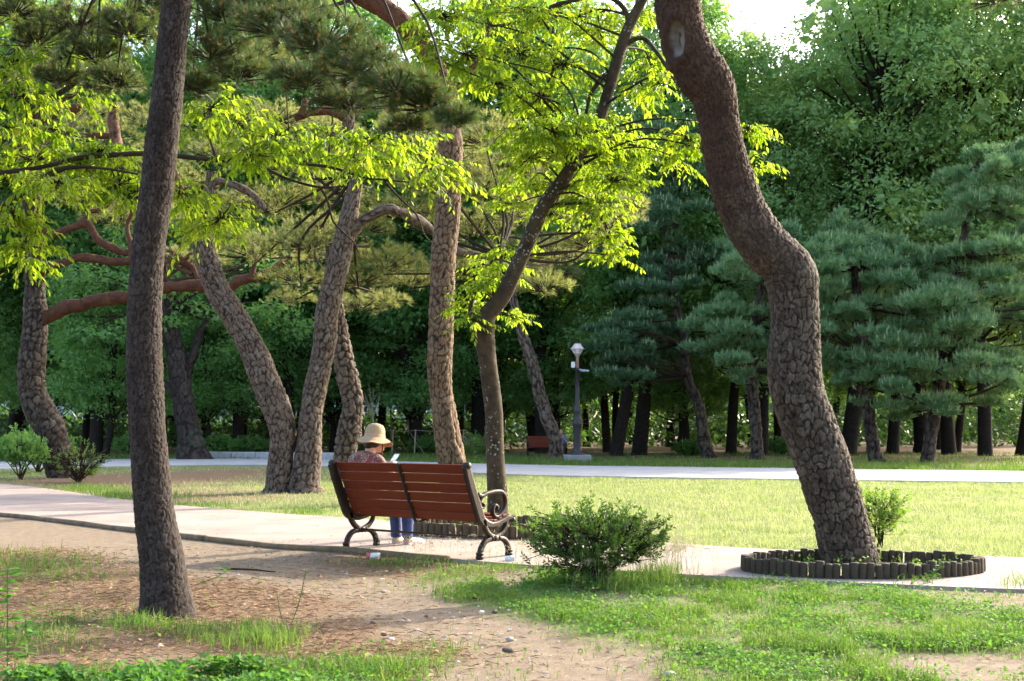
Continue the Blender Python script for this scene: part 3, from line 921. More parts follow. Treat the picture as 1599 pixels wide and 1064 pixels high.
def pine_middle():
    D = 21.5
    t = thing("pine_tree", "upright tan-barked pine rising right behind the bench", "tree", P(708, 780, D) * [1, 1, 0])
    pts = [(716, 800, 56), (713, 770, 50), (707, 731, 43), (705.5, 718, 43), (699, 681, 41), (693.5, 643, 37), (688, 606, 36), (686, 568, 39), (688.5, 530, 39), (690.5, 455, 39),
           (692.5, 400, 39), (699, 338, 38), (702, 301, 35), (704, 263, 36), (703, 226, 38), (700, 200, 39), (700, 170, 33), (694, 135, 32), (672, 95, 33), (648, 58, 32), (612, 22, 31), (565, -6, 30), (500, -40, 22), (450, -110, 14)]
    kw = dict(cell=(0.078, 0.14), amp=0.018, lump=0.04, groove=(0.02, 0.25))
    add_trunk(t, px_line(pts, D), M['bark_tan_lit'], 80, 0.024, seed=12, orange=(6.4, 7.2), flare=0.05, small=(0.08, 0.12, 6.5, 7.2), **kw)
    seam = [(694, 640, 9, -.36), (700, 665, 12, -.36), (706, 690, 13, -.37), (712, 715, 13, -.38), (718, 735, 12, -.38), (722, 760, 9, -.38)]
    add_limb(t, px_line([(p[0] + 6, p[1], p[2], p[3] + .14) for p in seam], D), M['bark_tan_lit'], 20, 0.03, "bark_ridge", seed=31, orange=(20, 21), amp=0.015)
    add_limb(t, px_line([(702, 176, 22), (708, 150, 18), (730, 120, 14), (760, 60, 10), (780, -20, 7)], D), M['bark_limb'], 16, 0.05, seed=8)
    nb, tw = MB(), MB()
    for (px, py, rx, ry) in [(470, -130, 150, 50), (600, -120, 130, 50), (760, -80, 130, 45), (880, -120, 120, 50), (360, -90, 110, 40), (690, -190, 150, 60), (450, 20, 80, 30), (400, 90, 60, 26)]:
        d = D + rng.uniform(-1.5, 2)
        k = d / F
        c = P(px, py, d)
        pine_pad(nb, tw, c, np.array([rx * k, rx * k, ry * k]), int(40 + rx * ry / 30), 22, 0.15, 0.009, 0.7)
        conn(tw, P(565, -6, D) if px < 700 else P(770, 20, D), c, 0.04, 0.015, 0.05)
    part(t, "branches", *tw.get(), M['twig'], kind='stuff')
    part(t, "crown", *nb.get(), M['needle_mid'])

def pine_behind_twin():
    D = 30.0
    t = thing("pine_tree", "bent grey pine trunk just behind the woman's hat", "tree", P(537, 750, D) * [1, 1, 0])
    pts = [(536, 762, 38), (536, 745, 34), (538, 718, 32), (544, 681, 36), (549, 650, 33), (551, 628, 32), (547, 605, 33), (538, 568, 32), (533, 530, 24), (528, 490, 20), (520, 440, 16), (515, 380, 12)]
    add_trunk(t, px_line(pts, D), M['bark_light'], 64, 0.03, cell=(0.13, 0.2), amp=0.045, seed=6, groove=(0.03, 0.3), flare=0.1)
    nb, tw = MB(), MB()
    for (px, py, rx, ry) in [(560, 480, 60, 24), (500, 360, 60, 26), (520, 400, 60, 26), (600, 470, 40, 18), (460, 470, 40, 18)]:
        d = D + rng.uniform(0.6, 2)
        k = d / F
        c = P(px, py, d)
        pine_pad(nb, tw, c, np.array([rx * k, rx * k, ry * k]), int(rx * ry / 12), 22, 0.17, 0.012)
        conn(tw, P(520, 440, D), c, 0.04, 0.015, 0.0)
    part(t, "branches", *tw.get(), M['twig'], kind='stuff')
    part(t, "crown", *nb.get(), M['needle_mid'])

def pine_left():
    D = 32.0
    t = thing("pine_tree", "curved pine with orange limbs beside the twiggy bush at far left", "tree", P(93, 744, D) * [1, 1, 0])
    pts = [(98, 756, 50), (94, 740, 42), (90, 718, 45), (81, 681, 47), (73, 660, 47), (63, 643, 46), (54, 622, 42), (49, 600, 40), (50, 568, 41), (54, 530, 38),
           (55, 485, 35), (55, 455, 31), (54, 418, 30), (55, 376, 27), (50, 320, 26), (44, 280, 28), (34, 245, 30), (30, 225, 30), (44, 200, 30), (60, 183, 26), (72, 155, 22), (92, 136, 16), (120, 110, 12)]
    add_trunk(t, px_line(pts, D), M['bark_pine'], 70, 0.03, cell=(0.13, 0.2), amp=0.035, seed=16, orange=(4.6, 6.0), groove=(0.03, 0.3), flare=0.1)
    lim = [[(66, 500, 22), (80, 490, 24), (113, 478, 24), (150, 475, 22), (199, 463, 21), (235, 459, 20), (263, 457, 20), (312, 453, 18), (357, 455, 17), (380, 441, 16), (420, 429, 14), (456, 399, 12), (490, 380, 9), (516, 361, 6)],
           [(60, 424, 14), (75, 418, 16), (94, 410, 15), (124, 403, 14), (165, 405, 13), (205, 408, 13), (235, 400, 12), (262, 397, 12), (286, 410, 13), (304, 429, 11), (312, 445, 9)],
           [(56, 365, 12), (70, 361, 14), (83, 368, 14), (110, 358, 13), (131, 350, 14), (150, 368, 14), (180, 394, 13), (207, 393, 11), (230, 380, 8)],
           [(46, 205, 20), (70, 184, 18), (100, 170, 15), (128, 167, 9)],
           [(100, 170, 9), (103, 155, 9), (112, 144, 6)],
           [(392, 436, 8), (398, 410, 8), (402, 385, 7), (408, 372, 5)],
           [(205, 408, 8), (203, 380, 8), (199, 352, 7), (205, 330, 6), (196, 310, 4)],
           [(456, 399, 7), (470, 372, 6), (500, 352, 6), (512, 330, 4)],
           [(131, 350, 8), (140, 330, 7), (165, 322, 6), (185, 300, 4)],
           [(286, 410, 7), (300, 395, 6), (330, 392, 6), (352, 375, 5), (372, 372, 3)],
           [(300, 428, 6), (280, 420, 5), (262, 405, 4), (250, 385, 3)],
           [(420, 429, 6), (445, 425, 5), (470, 405, 4), (500, 402, 3)]]
    for i, r in enumerate(lim):
        add_limb(t, px_line(r, D), M['bark_limb'], 18, 0.06, seed=i + 40, amp=0.014, cell=(0.16, 0.3))
    # twisted hanging stub
    add_limb(t, px_line([(178, 165, 16), (177, 190, 17), (180, 212, 18), (184, 230, 18), (182, 240, 8)], D - 4), M['bark_limb'], 18, 0.04, "stub", seed=51, orange=(20, 21))
    add_limb(t, px_line([(182, 214, 9), (160, 214, 9), (130, 212, 7), (100, 205, 5)], D - 4), M['bark_limb'], 14, 0.05, seed=52)
    nb, tw = MB(), MB()
    for (px, py, rx, ry) in [(150, 215, 70, 26), (230, 260, 60, 30), (110, 310, 60, 24), (180, 345, 55, 26), (250, 340, 50, 26), (300, 410, 60, 24), (20, 120, 60, 26), (160, 130, 60, 26), (90, 250, 50, 20), (230, 190, 60, 28), (350, 380, 60, 26), (280, 290, 60, 26), (430, 380, 60, 22), (140, 180, 60, 20)]:
        d = D + rng.uniform(0.5, 4)
        k = d / F
        c = P(px, py, d)
        pine_pad(nb, tw, c, np.array([rx * k, rx * k, ry * k]), int(rx * ry / 11), 22, 0.18, 0.013)
        conn(tw, P(44, 240, D) if px < 200 else P(260, 440, D), c, 0.05, 0.015, 0.0)
    part(t, "branches", *tw.get(), M['twig'], kind='stuff')
    part(t, "crown", *nb.get(), M['needle_mid'])

def pine_lamp():
    D = 51.0
    t = thing("pine_tree", "slender grey pine leaning left beside the lamp post", "tree", P(868, 717, D) * [1, 1, 0])
    pts = [(869, 722, 28), (868, 714, 23), (868, 692, 21), (862, 672, 20), (853, 650, 20), (840, 605, 19), (829, 560, 17), (816, 523, 15), (804, 478, 13), (798, 440, 11), (800, 380, 8)]
    add_trunk(t, px_line(pts, D), M['bark_light'], 40, 0.05, cell=(0.16, 0.4), amp=0.05, seed=21, groove=(0.03, 0.3), flare=0.15)
    nb, tw = MB(), MB()
    for (px, py, rx, ry) in [(790, 440, 50, 18), (850, 430, 60, 18), (760, 400, 50, 18), (820, 390, 60, 20), (880, 400, 50, 18)]:
        d = D + rng.uniform(0, 2)
        k = d / F
        c = P(px, py, d)
        pine_pad(nb, tw, c, np.array([rx * k, rx * k, ry * k]), int(rx * ry / 6), 18, 0.25, 0.02)
        conn(tw, P(800, 430, D), c, 0.05, 0.02, 0.0)
    part(t, "branches", *tw.get(), M['twig'], kind='stuff')
    part(t, "crown", *nb.get(), M['needle_mid'])

def leaf_tree_bench():
    D = 14.5
    t = thing("zelkova_tree", "bright green young tree leaning right from the log ring behind the bench", "tree", P(777, 834, D) * [1, 1, 0])
    rows = px_line([(777, 850, 37), (777, 820, 34), (777, 771, 32), (774, 718, 29), (772, 681, 28.5), (771, 643, 28), (767, 606, 28), (762, 568, 28), (757, 530, 31), (756, 508, 33),
                    (764, 488, 27), (785, 462, 25), (808, 415, 24), (830, 365, 23), (850, 320, 22), (880, 280, 21), (905, 240, 20), (925, 205, 19), (940, 175, 18.5), (954, 130, 18), (970, 75, 18), (985, 35, 17), (1003, 0, 15), (1030, -60, 12), (1060, -140, 8)], D)
    c = cr(rows, 8, 0.03)
    V, Q, T, A = bark_tube(c, 40, (0.3, 0.5), 0.003, 3, lump=0.06)
    m, nt, out = newmat("bark_lichen")
    p = nd(nt, "ShaderNodeTexCoord").outputs['Object']
    cc = mix(nt, (0.018, 0.012, 0.007), (0.062, 0.045, 0.025), ramp(nt, noise(nt, p, 8, 6, 0.7), [(0.35, (0,) * 3), (0.65, (1,) * 3)]))
    sp = nd(nt, "ShaderNodeTexVoronoi", {'Vector': p, 'Scale': 24.0})
    spot = ramp(nt, sp.outputs['Distance'], [(0.22, (1,) * 3), (0.34, (0,) * 3)])
    patch = ramp(nt, noise(nt, p, 5, 3, 0.6), [(0.5, (0,) * 3), (0.6, (1,) * 3)])
    cc = mix(nt, cc, (0.22, 0.22, 0.19), nd(nt, "ShaderNodeMath", {0: spot, 1: patch}, operation='MULTIPLY').outputs[0])
    b = nd(nt, "ShaderNodeBsdfPrincipled", {'Base Color': cc, 'Roughness': 0.9, 'Specular IOR Level': 0.2})
    bp = nd(nt, "ShaderNodeBump", {'Strength': 0.5, 'Distance': 0.01, 'Height': noise(nt, p, 40, 5, 0.7)})
    nt.links.new(bp.outputs[0], b.inputs['Normal'])
    nt.links.new(b.outputs[0], out.inputs[0])
    part(t, "trunk", V, Q, T, m, smooth=True)
    def limb(pts, nt_=8):
        r = px_line(pts, D)
        V, Q, T = tube(r[:, :3], r[:, 3], nt_, 6)
        part(t, "branch", V, Q, T, m, smooth=True)
    limb([(752, 512, 24), (740, 498, 14), (735, 480, 8), (742, 455, 5)])
    limb([(962, 108, 9), (945, 118, 8), (930, 135, 7), (921, 152, 6), (915, 178, 5)])
    limb([(968, 78, 9), (990, 62, 8), (1008, 62, 7), (1030, 88, 6, -.2), (1052, 122, 6, -.4), (1072, 150, 5, -.5)])
    limb([(985, 40, 10), (975, 15, 8), (960, 0, 8), (930, -20, 6)])
    limb([(930, -15, 8), (900, 0, 7), (868, 8, 7), (840, 22, 6), (805, 36, 5), (760, 42, 4)])
    limb([(876, 6, 7), (870, 20, 6), (864, 50, 5), (866, 85, 5), (862, 115, 4), (846, 145, 3.5), (835, 165, 3)])
    limb([(835, 352, 10), (845, 330, 8), (870, 320, 6), (900, 318, 5), (930, 320, 4), (950, 360, 3)])
    limb([(905, 238, 10), (930, 228, 7), (965, 225, 5), (1000, 228, 3)])
    limb([(890, 262, 10), (870, 240, 7), (840, 225, 5), (815, 220, 3)])
    lf, tw = MB(), MB()
    cl = [(690, 25, 48, 40), (760, 20, 55, 36), (840, 20, 60, 32), (905, 25, 40, 36), (730, 85, 50, 32), (810, 80, 60, 38), (880, 100, 52, 40), (690, 95, 30, 25), (845, 150, 52, 34), (820, 200, 38, 34), (862, 205, 40, 28),
          (830, 245, 46, 30), (900, 205, 60, 30), (955, 210, 50, 30), (900, 245, 80, 28), (985, 240, 32, 32), (960, 280, 38, 24), (885, 292, 50, 28), (825, 290, 30, 18), (860, 335, 34, 20), (930, 318, 44, 30), (948, 368, 28, 28),
          (962, 400, 18, 14), (800, 385, 30, 18), (1012, 100, 34, 40), (1030, 130, 26, 22), (990, 30, 24, 30), (935, 50, 28, 36), (1075, 215, 38, 34), (1168, 200, 20, 30), (1178, 258, 12, 20), (1056, 245, 24, 20), (745, 445, 32, 22),
          (732, 475, 24, 18), (788, 428, 18, 22), (765, 415, 30, 14), (798, 492, 10, 18), (660, 55, 24, 26), (775, 130, 40, 26), (720, 130, 30, 16), (800, 320, 20, 14), (740, 500, 18, 10), (1000, 150, 20, 18)]
    for (px, py, rx, ry) in cl:
        d = D + rng.uniform(-1.0, 1.0) * (1.0 if py < 330 else 0.35)
        if (740 < px < 900 and 275 < py < 440) or (900 < px < 1000 and py < 190):
            d = D + rng.uniform(0.5, 1.3)
        if px > 1040:
            d = D + rng.uniform(0, .4) - 0.6
        k = d / F
        cpt = P(px, py, d)
        leafy_clump(lf, tw, cpt, [rx * k, rx * k * 0.9, ry * k], int((11 + rx * ry / 50) * (1.7 if 840 < px < 1010 and 180 < py < 335 else 1)), (0.055, 0.092), 0.34, (0.16, 0.34), 11)
        j = np.argmin(np.linalg.norm(c[c[:, 2] > 2.0][:, :3] - cpt, axis=1) + 0.6 * np.maximum(0, c[c[:, 2] > 2.0][:, 2] - cpt[2]))
        conn(tw, c[c[:, 2] > 2.0][j, :3], cpt, 0.016, 0.006, 0.10)
    for (px, py, rx, ry) in [(1000, -80, 120, 50), (880, -70, 100, 40), (760, -60, 90, 36), (1120, -90, 80, 40), (950, -170, 130, 60)]:
        k = D / F
        leafy_clump(lf, tw, P(px, py, D + rng.uniform(-1, 1)), [rx * k, rx * k, ry * k], 45, (0.085, 0.125), 0.35, (0.25, 0.45), 11)
    part(t, "branches", *tw.get(), M['twig'], kind='stuff')
    part(t, "crown", *lf.get(), M['leaf_zelkova'])

def leaf_tree_left():
    D = 11.0
    base = np.array([-5.6, 11.6, 0])
    t = thing("zelkova_tree", "bright leafy tree stretching long thin branches in from beyond the left edge", "tree", base)
    V, Q, T = tube([base + [0, 0, -.1], base + [0.05, 0, 1.2], base + [0.2, -0.1, 2.4], base + [0.5, -.3, 4.2], base + [0.7, -.2, 6.0]], [0.19, 0.15, 0.13, 0.1, 0.05], 16, 8)
    part(t, "trunk", V, Q, T, M['bark_smooth'], smooth=True)
    def limb(pts, d0=D):
        r = px_line(pts, d0)
        V, Q, T = tube(r[:, :3], r[:, 3], 8, 6)
        part(t, "branch", V, Q, T, M['bark_smooth'], smooth=True)
    st = base + [0.2, -.1, 2.4]
    sx, sy = CX + st[0] / st[1] * F, YH - (st[2] - H) / st[1] * F
    limb([(sx, sy, 22, .5), (-60, 345, 18, .2), (0, 323, 15), (38, 297, 14), (70, 278, 12), (101, 263, 8), (150, 262, 5), (215, 272, 3)])
    limb([(sx - 5, sy - 60, 18, .5), (-40, 250, 14, .2), (0, 222, 11), (30, 190, 11), (56, 169, 10), (95, 145, 9), (124, 124, 8), (170, 80, 6), (210, 30, 4)])
    limb([(-30, 275, 8, .3), (60, 262, 7, .3), (130, 246, 8, .3), (184, 242, 8, .2), (225, 240, 8, .2), (278, 244, 8), (338, 250, 7), (385, 249, 6), (432, 250, 5)])
    limb([(385, 250, 6), (412, 262, 5), (450, 280, 4), (501, 293, 4), (539, 291, 2.5)])
    limb([(432, 250, 5), (470, 256, 4.5), (514, 261, 5), (545, 270, 4.5), (569, 278, 4), (600, 281, 3.5), (640, 285, 2.5)])
    limb([(500, 293, 4), (512, 315, 3.5), (520, 345, 3.5), (535, 362, 3), (552, 378, 2.5), (560, 395, 2)])
    limb([(600, 282, 3.5), (620, 305, 3), (650, 335, 2.5), (662, 365, 2), (675, 380, 1.5)])
    limb([(514, 261, 3), (514, 235, 3), (518, 200, 2.5), (520, 180, 2)])
    limb([(470, 256, 3), (455, 225, 3), (450, 190, 2.5), (448, 160, 2), (450, 130, 1.5)])
    limb([(sx, sy - 120, 30, .5), (-30, 150, 28, .3), (10, 105, 26, .2), (50, 55, 22, .2), (95, 12, 18, .2), (130, -40, 14)])
    limb([(338, 250, 4), (330, 225, 3.5), (322, 195, 3), (318, 165, 2.5)])
    lf, tw = MB(), MB()
    cl = [(55, 248, 62, 30), (130, 262, 62, 30), (185, 288, 40, 36), (90, 285, 55, 24), (20, 275, 40, 24), (298, 318, 32, 30), (345, 340, 34, 28), (318, 350, 30, 24), (280, 300, 24, 26), (368, 188, 48, 36), (430, 215, 44, 32), (330, 168, 26, 24),
          (20, 335, 32, 30), (48, 378, 30, 22), (40, 405, 18, 12), (120, 45, 66, 32), (45, 20, 50, 25), (35, 150, 36, 30), (20, 95, 30, 30), (90, 95, 40, 25), (470, 240, 36, 24), (590, 212, 46, 18), (645, 238, 42, 24), (675, 282, 24, 14),
          (610, 255, 34, 16), (155, 235, 50, 20), (215, 300, 22, 20), (300, 200, 26, 22), (395, 240, 40, 20), (530, 215, 30, 16), (10, 200, 30, 20), (80, 200, 36, 16), (190, 20, 50, 24), (120, 150, 30, 18), (690, 262, 16, 14), (565, 250, 30, 14)]
    for (px, py, rx, ry) in cl:
        d = D + rng.uniform(-0.7, 0.9)
        k = d / F
        cpt = P(px, py, d)
        leafy_clump(lf, tw, cpt, [rx * k, rx * k * 0.9, ry * k], int(9 + rx * ry / 50), (0.052, 0.088), 0.45, (0.2, 0.36), 11)
    for (px, py, rx, ry) in [(-120, 200, 120, 70), (-200, 60, 150, 80), (0, -100, 160, 60), (-150, 340, 90, 50)]:
        k = D / F
        leafy_clump(lf, tw, P(px, py, D + 0.3), [rx * k, rx * k, ry * k], 50, (0.075, 0.11), 0.45, (0.2, 0.4), 11)
    part(t, "twigs", *tw.get(), M['twig'], kind='stuff')
    part(t, "crown", *lf.get(), M['leaf_zelkova'])

pine_front()
pine_ring()
pine_twin()
pine_middle()
pine_behind_twin()
pine_left()
pine_lamp()
leaf_tree_bench()
leaf_tree_left()

# ------------------------------------------------------------------ wood behind the lawn
def wood_leaves(cen, rad, n, size, core=26):
    """leaf clump volume: denser shell, flattened, drooping leaves"""
    N = len(cen)
    v = rng.normal(size=(N, n, 3))
    v[..., 2] = np.where(v[..., 2] < 0, v[..., 2] * .55, v[..., 2])
    v = v / np.linalg.norm(v, axis=2, keepdims=True) * (0.72 + 0.38 * rng.random((N, n, 1)) ** 1.5) * np.where(rng.random((N, n, 1)) < .22, .7, 1)
    p = cen[:, None] + v * rad[:, None]
    d = v * [1, 1, 0.2] + rng.normal(size=(N, n, 3)) * 0.55 + [0, 0, -0.35]
    nn = v * 0.9 + [0, 0, 0.45] + rng.normal(size=(N, n, 3)) * 0.45
    out = MB().add(*leaves(p.reshape(-1, 3), d.reshape(-1, 3), nn.reshape(-1, 3), size * rng.uniform(0.6, 1.25, N * n), False))
    if core:
        q = (cen[:, None] + rng.normal(size=(N, core, 3)) * rad[:, None] * .27).reshape(-1, 3)
        out.add(*leaves(q, rand_dirs(len(q)) * [1, 1, .6], rand_dirs(len(q), .6), np.repeat(rad[:, 0], core) * rng.uniform(.22, .42, len(q)), False, 1.2))
    return out.get()

def wood_tree_data(seed, h, cr_, z0, r0, nclump, per, size, lean):
    rs = np.random.default_rng(seed)
    tb = MB()
    top = np.array([lean * 2, 0, h * 0.72])
    a = np.array([[0, 0, -0.2], [0.0, 0, 0.3], [lean * .4 + .1, 0, h * .14], [lean * .9, .1, h * .28], [lean * 1.2, -.1, h * .45], [*top]])
    ra = np.array([r0 * 1.35, r0 * 1.05, r0 * 0.9, r0 * 0.8, r0 * 0.55, r0 * 0.2])
    tb.add(*tube(a, ra, 10, 5))
    v = rs.normal(size=(nclump, 3))
    v = v / np.linalg.norm(v, axis=1, keepdims=True) * rs.uniform(0.25, 1, (nclump, 1)) ** 0.5
    mid = np.array([lean * 1.2, 0, (z0 + h) / 2])
    cen = mid + v * np.array([cr_, cr_, (h - z0) / 2])
    rad = np.stack([rs.uniform(0.9, 1.75, nclump)] * 2 + [rs.uniform(0.65, 1.15, nclump)], 1) * (cr_ / 4.2)
    axis = cr(a, 5)
    for c in cen[:: 2]:
        zz = np.clip(c[2] - rs.uniform(1.5, 4), h * .2, h * .68)
        s = np.array([np.interp(zz, axis[:, 2], axis[:, k]) for k in range(3)])
        m_ = (s + c) / 2 + np.array([0, 0, -0.3]) + rs.normal(size=3) * 0.25
        tb.add(*tube([s, m_, c], [r0 * .26, r0 * .16, r0 * .05], 6, 3, caps=False))
    V, Q, T = wood_leaves(cen, rad, per, size)
    return tb.get(), (V, Q, T)

WOOD = []
for (seed, h, c_, z0, r0, nc, per, sz, ln) in [(1, 22, 4.6, 3.6, .30, 88, 370, .21, .3), (2, 21, 4.2, 3.0, .26, 80, 370, .21, -.5), (3, 23, 5.0, 4.2, .36, 94, 370, .215, .1),
                                               (5, 9, 3.0, 1.2, .16, 62, 190, .18, .2)]:
    tr, lv = wood_tree_data(seed, h, c_, z0, r0, nc, per, sz, ln)
    WOOD.append((mesh_data("trunk", *tr, M['bark_wood'], True), mesh_data("crown", *lv, M['leaf_wood']), h))
def wood_tree(px, D, k, sc, rz, label, group=None, edge=False, name="broadleaf_tree", zs=1.0):
    x = (px - CX) / F * D
    t = thing(name, label, "tree", (x, D, 0), rz, group, local=True)
    t.scale = (sc, sc, sc * zs)
    t.rotation_euler = (math.sin(px * .7) * .09, math.cos(px * 1.3) * .09, rz)
    link(bpy.data.objects.new("trunk", WOOD[k][0]), t)
    c = link(bpy.data.objects.new("crown", WOOD[k][1]), t)
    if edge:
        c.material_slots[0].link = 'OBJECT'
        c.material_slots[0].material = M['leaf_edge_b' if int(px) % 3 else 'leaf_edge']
    return t

ROW1 = [(60, 63, 2, 1.08, 0, "dark broadleaf tree at the wood's edge behind the far left pine"),
        (150, 59, 0, 1.05, 0, "dark broadleaf tree at the wood's edge behind the slim forked sapling tree"),
        (235, 62, 1, 1.2, 0, "dark broadleaf tree at the wood's edge hidden behind the front trunk"),
        (455, 61, 0, 1.08, 0, "dark broadleaf tree at the wood's edge behind the twin-stemmed pine"),
        (540, 64, 2, 1.05, 0, "dark broadleaf tree at the wood's edge behind the woman"),
        (655, 62, 1, 1.1, 0, "dark broadleaf tree at the wood's edge behind the tan-barked pine"),
        (745, 64, 0, 1.15, 0, "dark broadleaf tree at the wood's edge behind the lichen-spotted trunk"),
        (846, 63, 1, 1.22, 0, "dark broadleaf tree at the wood's edge behind the far bench"),
        (-70, 58, 2, 1.0, 0, "dark broadleaf tree at the wood's edge cut by the left picture border"),
        (372, 60, 1, 1.0, 0, "dark straight broadleaf trunk at the wood's edge left of the twin pine"),
        (962, 57, 0, .98, 0, "thick dark broadleaf trunk just to the right of the lamp post"),
        (998, 59, 2, .95, 1, "very thick dark broadleaf trunk second from the lamp post"),
        (1142, 62, 1, 1.0, 1, "dark broadleaf tree leaning right beyond the low clipped bush"),
        (1190, 57, 0, .88, 1, "dark broadleaf trunk seen just left of the big plated pine"),
        (1324, 57, 2, 1.06, 1, "tall broadleaf tree whose dark trunk stands just right of the plated pine"),
        (1268, 63, 1, 1.0, 1, "broadleaf tree whose crown rises behind the plated pine's bend"),
        (1440, 64, 2, 1.08, 1, "tall broadleaf tree set back between the two layered blue-green pines"),
        (1394, 61, 1, 1.12, 1, "tall broadleaf tree between the two grey pine trunks at right"),
        (1482, 60, 0, 1.1, 1, "tall broadleaf tree right of the rightmost grey pine trunk"),
        (1538, 57, 1, 1.2, 1, "broadleaf tree with a trunk leaning right near the right border"),
        (1600, 58, 2, 1.08, 1, "broadleaf tree cut by the right picture border"),
        (1740, 58, 1, 1.05, 1, "broadleaf tree beyond the right picture border")]
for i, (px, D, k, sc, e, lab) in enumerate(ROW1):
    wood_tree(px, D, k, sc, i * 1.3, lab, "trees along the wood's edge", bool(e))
ri = random.Random(5)
deep = "dark broadleaf tree crowded deep in the wood"
for D, step in ((67, 4.6), (76, 5.2), (87, 6.0), (100, 7.5), (118, 9.0), (138, 8.0), (160, 9.0)):
    x = -0.47 * D if D < 130 else 0.05 * D  # farthest rows are added on the right only, to shade the undergrowth
    while x < 0.47 * D:
        px = CX + x / D * F
        sc = ri.uniform(0.85, 1.08)
        if px > 880:
            sc *= 0.80 if D < 90 else 0.66 if D < 130 else .8  # right-hand rows shortened so that sun reaches the front crowns
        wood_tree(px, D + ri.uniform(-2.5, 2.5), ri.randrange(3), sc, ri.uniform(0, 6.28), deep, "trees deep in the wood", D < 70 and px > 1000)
        x += step * ri.uniform(0.7, 1.3)
# small understorey trees
UND = [(165, 52, .9, "slim forked sapling tree between the far left pine and the dark front trunk"), (520, 64, 1.0, "small understorey tree behind the bent grey pine"),
       (640, 62, .95, "small understorey tree behind the tan-barked pine"), (430, 62, .9, "small understorey tree behind the twin-stemmed pine"),
       (250, 66, 1.0, "small understorey tree behind the knotted old tree"), (60, 62, 1.0, "small understorey tree behind the far left pine"),
       (780, 66, 1.05, "small understorey tree behind the young lichen-spotted trunk"), (1060, 66, .9, "small understorey tree behind the dark curved pine"),
       (1430, 68, .9, "small understorey tree between the grey pine trunks"), (330, 58, .85, "small understorey tree beside the knotted old tree"), (880, 64, 1.0, "small understorey tree behind the lamp post")]
for i, (px, D, sc, lab) in enumerate(UND):
    wood_tree(px, D, 3, sc, i * 0.9, lab, "understorey trees in the wood", False, "understorey_tree")

def undergrowth():
    mb = MB()
    for D, n, h, sz in ((74, 150, 1.5, .34), (86, 330, 2.6, .42), (100, 380, 4.0, .55), (125, 420, 6.5, .8), (150, 260, 9.0, 1.2)):
        x = rng.uniform(-.5, .5, n) * D
        if D < 80:
            x = -np.abs(x)
        cen = np.stack([x, D + rng.uniform(-4, 4, n), rng.uniform(.1, 1, n) * h * (.45 + .8 * vnoise(x * .25, D)) * np.where((D > 80) & (x < -.02 * D), .42, 1)], 1)
        rad = np.stack([rng.uniform(.8, 1.6, n)] * 2 + [rng.uniform(.5, .9, n)], 1) * D / 70
        mb.add(*wood_leaves(cen, rad, 26, sz * 1.2, 0))
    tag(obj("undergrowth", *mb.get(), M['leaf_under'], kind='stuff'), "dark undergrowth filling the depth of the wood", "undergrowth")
undergrowth()

def knotted_tree():
    D = 50.0
    t = thing("broadleaf_tree", "old broadleaf trunk with a round knot scar near its flared base", "tree", P(300, 718, D) * [1, 1, 0])
    rows = px_line([(304, 728, 62), (302, 718, 54), (299, 704, 46), (297, 684, 38), (290, 650, 34), (283, 606, 32), (278, 568, 34), (272, 542, 30), (264, 500, 24), (258, 450, 18), (262, 380, 12)], D)
    kn = P(304, 686, D - .6)
    add_trunk(t, rows, M['bark_dark'], 70, 0.035, cell=(0.18, 0.5), amp=0.03, seed=33, flare=0.18, lump=0.06, holes=[(kn, 0.2, 0.24, 0.04, 0.09, 0.12)])
    for r in ([(288, 590, 18), (296, 565, 16), (304, 545, 14), (312, 520, 12), (317, 505, 9), (330, 460, 7)], [(284, 638, 18), (276, 624, 15), (264, 606, 12), (256, 598, 10), (240, 580, 7), (225, 540, 5)]):
        add_limb(t, px_line(r, D), M['bark_dark'], 14, 0.1, seed=3, orange=(20, 21))
    cen, rad = [], []
    for (px, py, rx, ry) in [(200, 450, 60, 40), (260, 430, 60, 40), (330, 440, 60, 36), (230, 520, 50, 30), (330, 500, 50, 25), (370, 530, 46, 25), (180, 530, 50, 36), (290, 380, 80, 40), (200, 380, 70, 36), (380, 470, 60, 36), (400, 410, 60, 36), (120, 420, 50, 40), (110, 500, 40, 30), (440, 500, 50, 36)]:
        for q in range(5):
            d = D + rng.uniform(-1, 2.5)
            cen.append(P(px + rng.uniform(-rx, rx) * .8, py + rng.uniform(-ry, ry) * .8, d))
            rad.append(np.array([.75, .75, .4]) * rng.uniform(.7, 1.2))
    tw = MB()
    for c in cen[::2]:
        conn(tw, P(268, 480, D), c, 0.06, 0.02, 0.05)
    part(t, "branches", *tw.get(), M['twig'], kind='stuff')
    part(t, "crown", *wood_leaves(np.array(cen), np.array(rad), 90, 0.2), M['leaf_wood'])
knotted_tree()

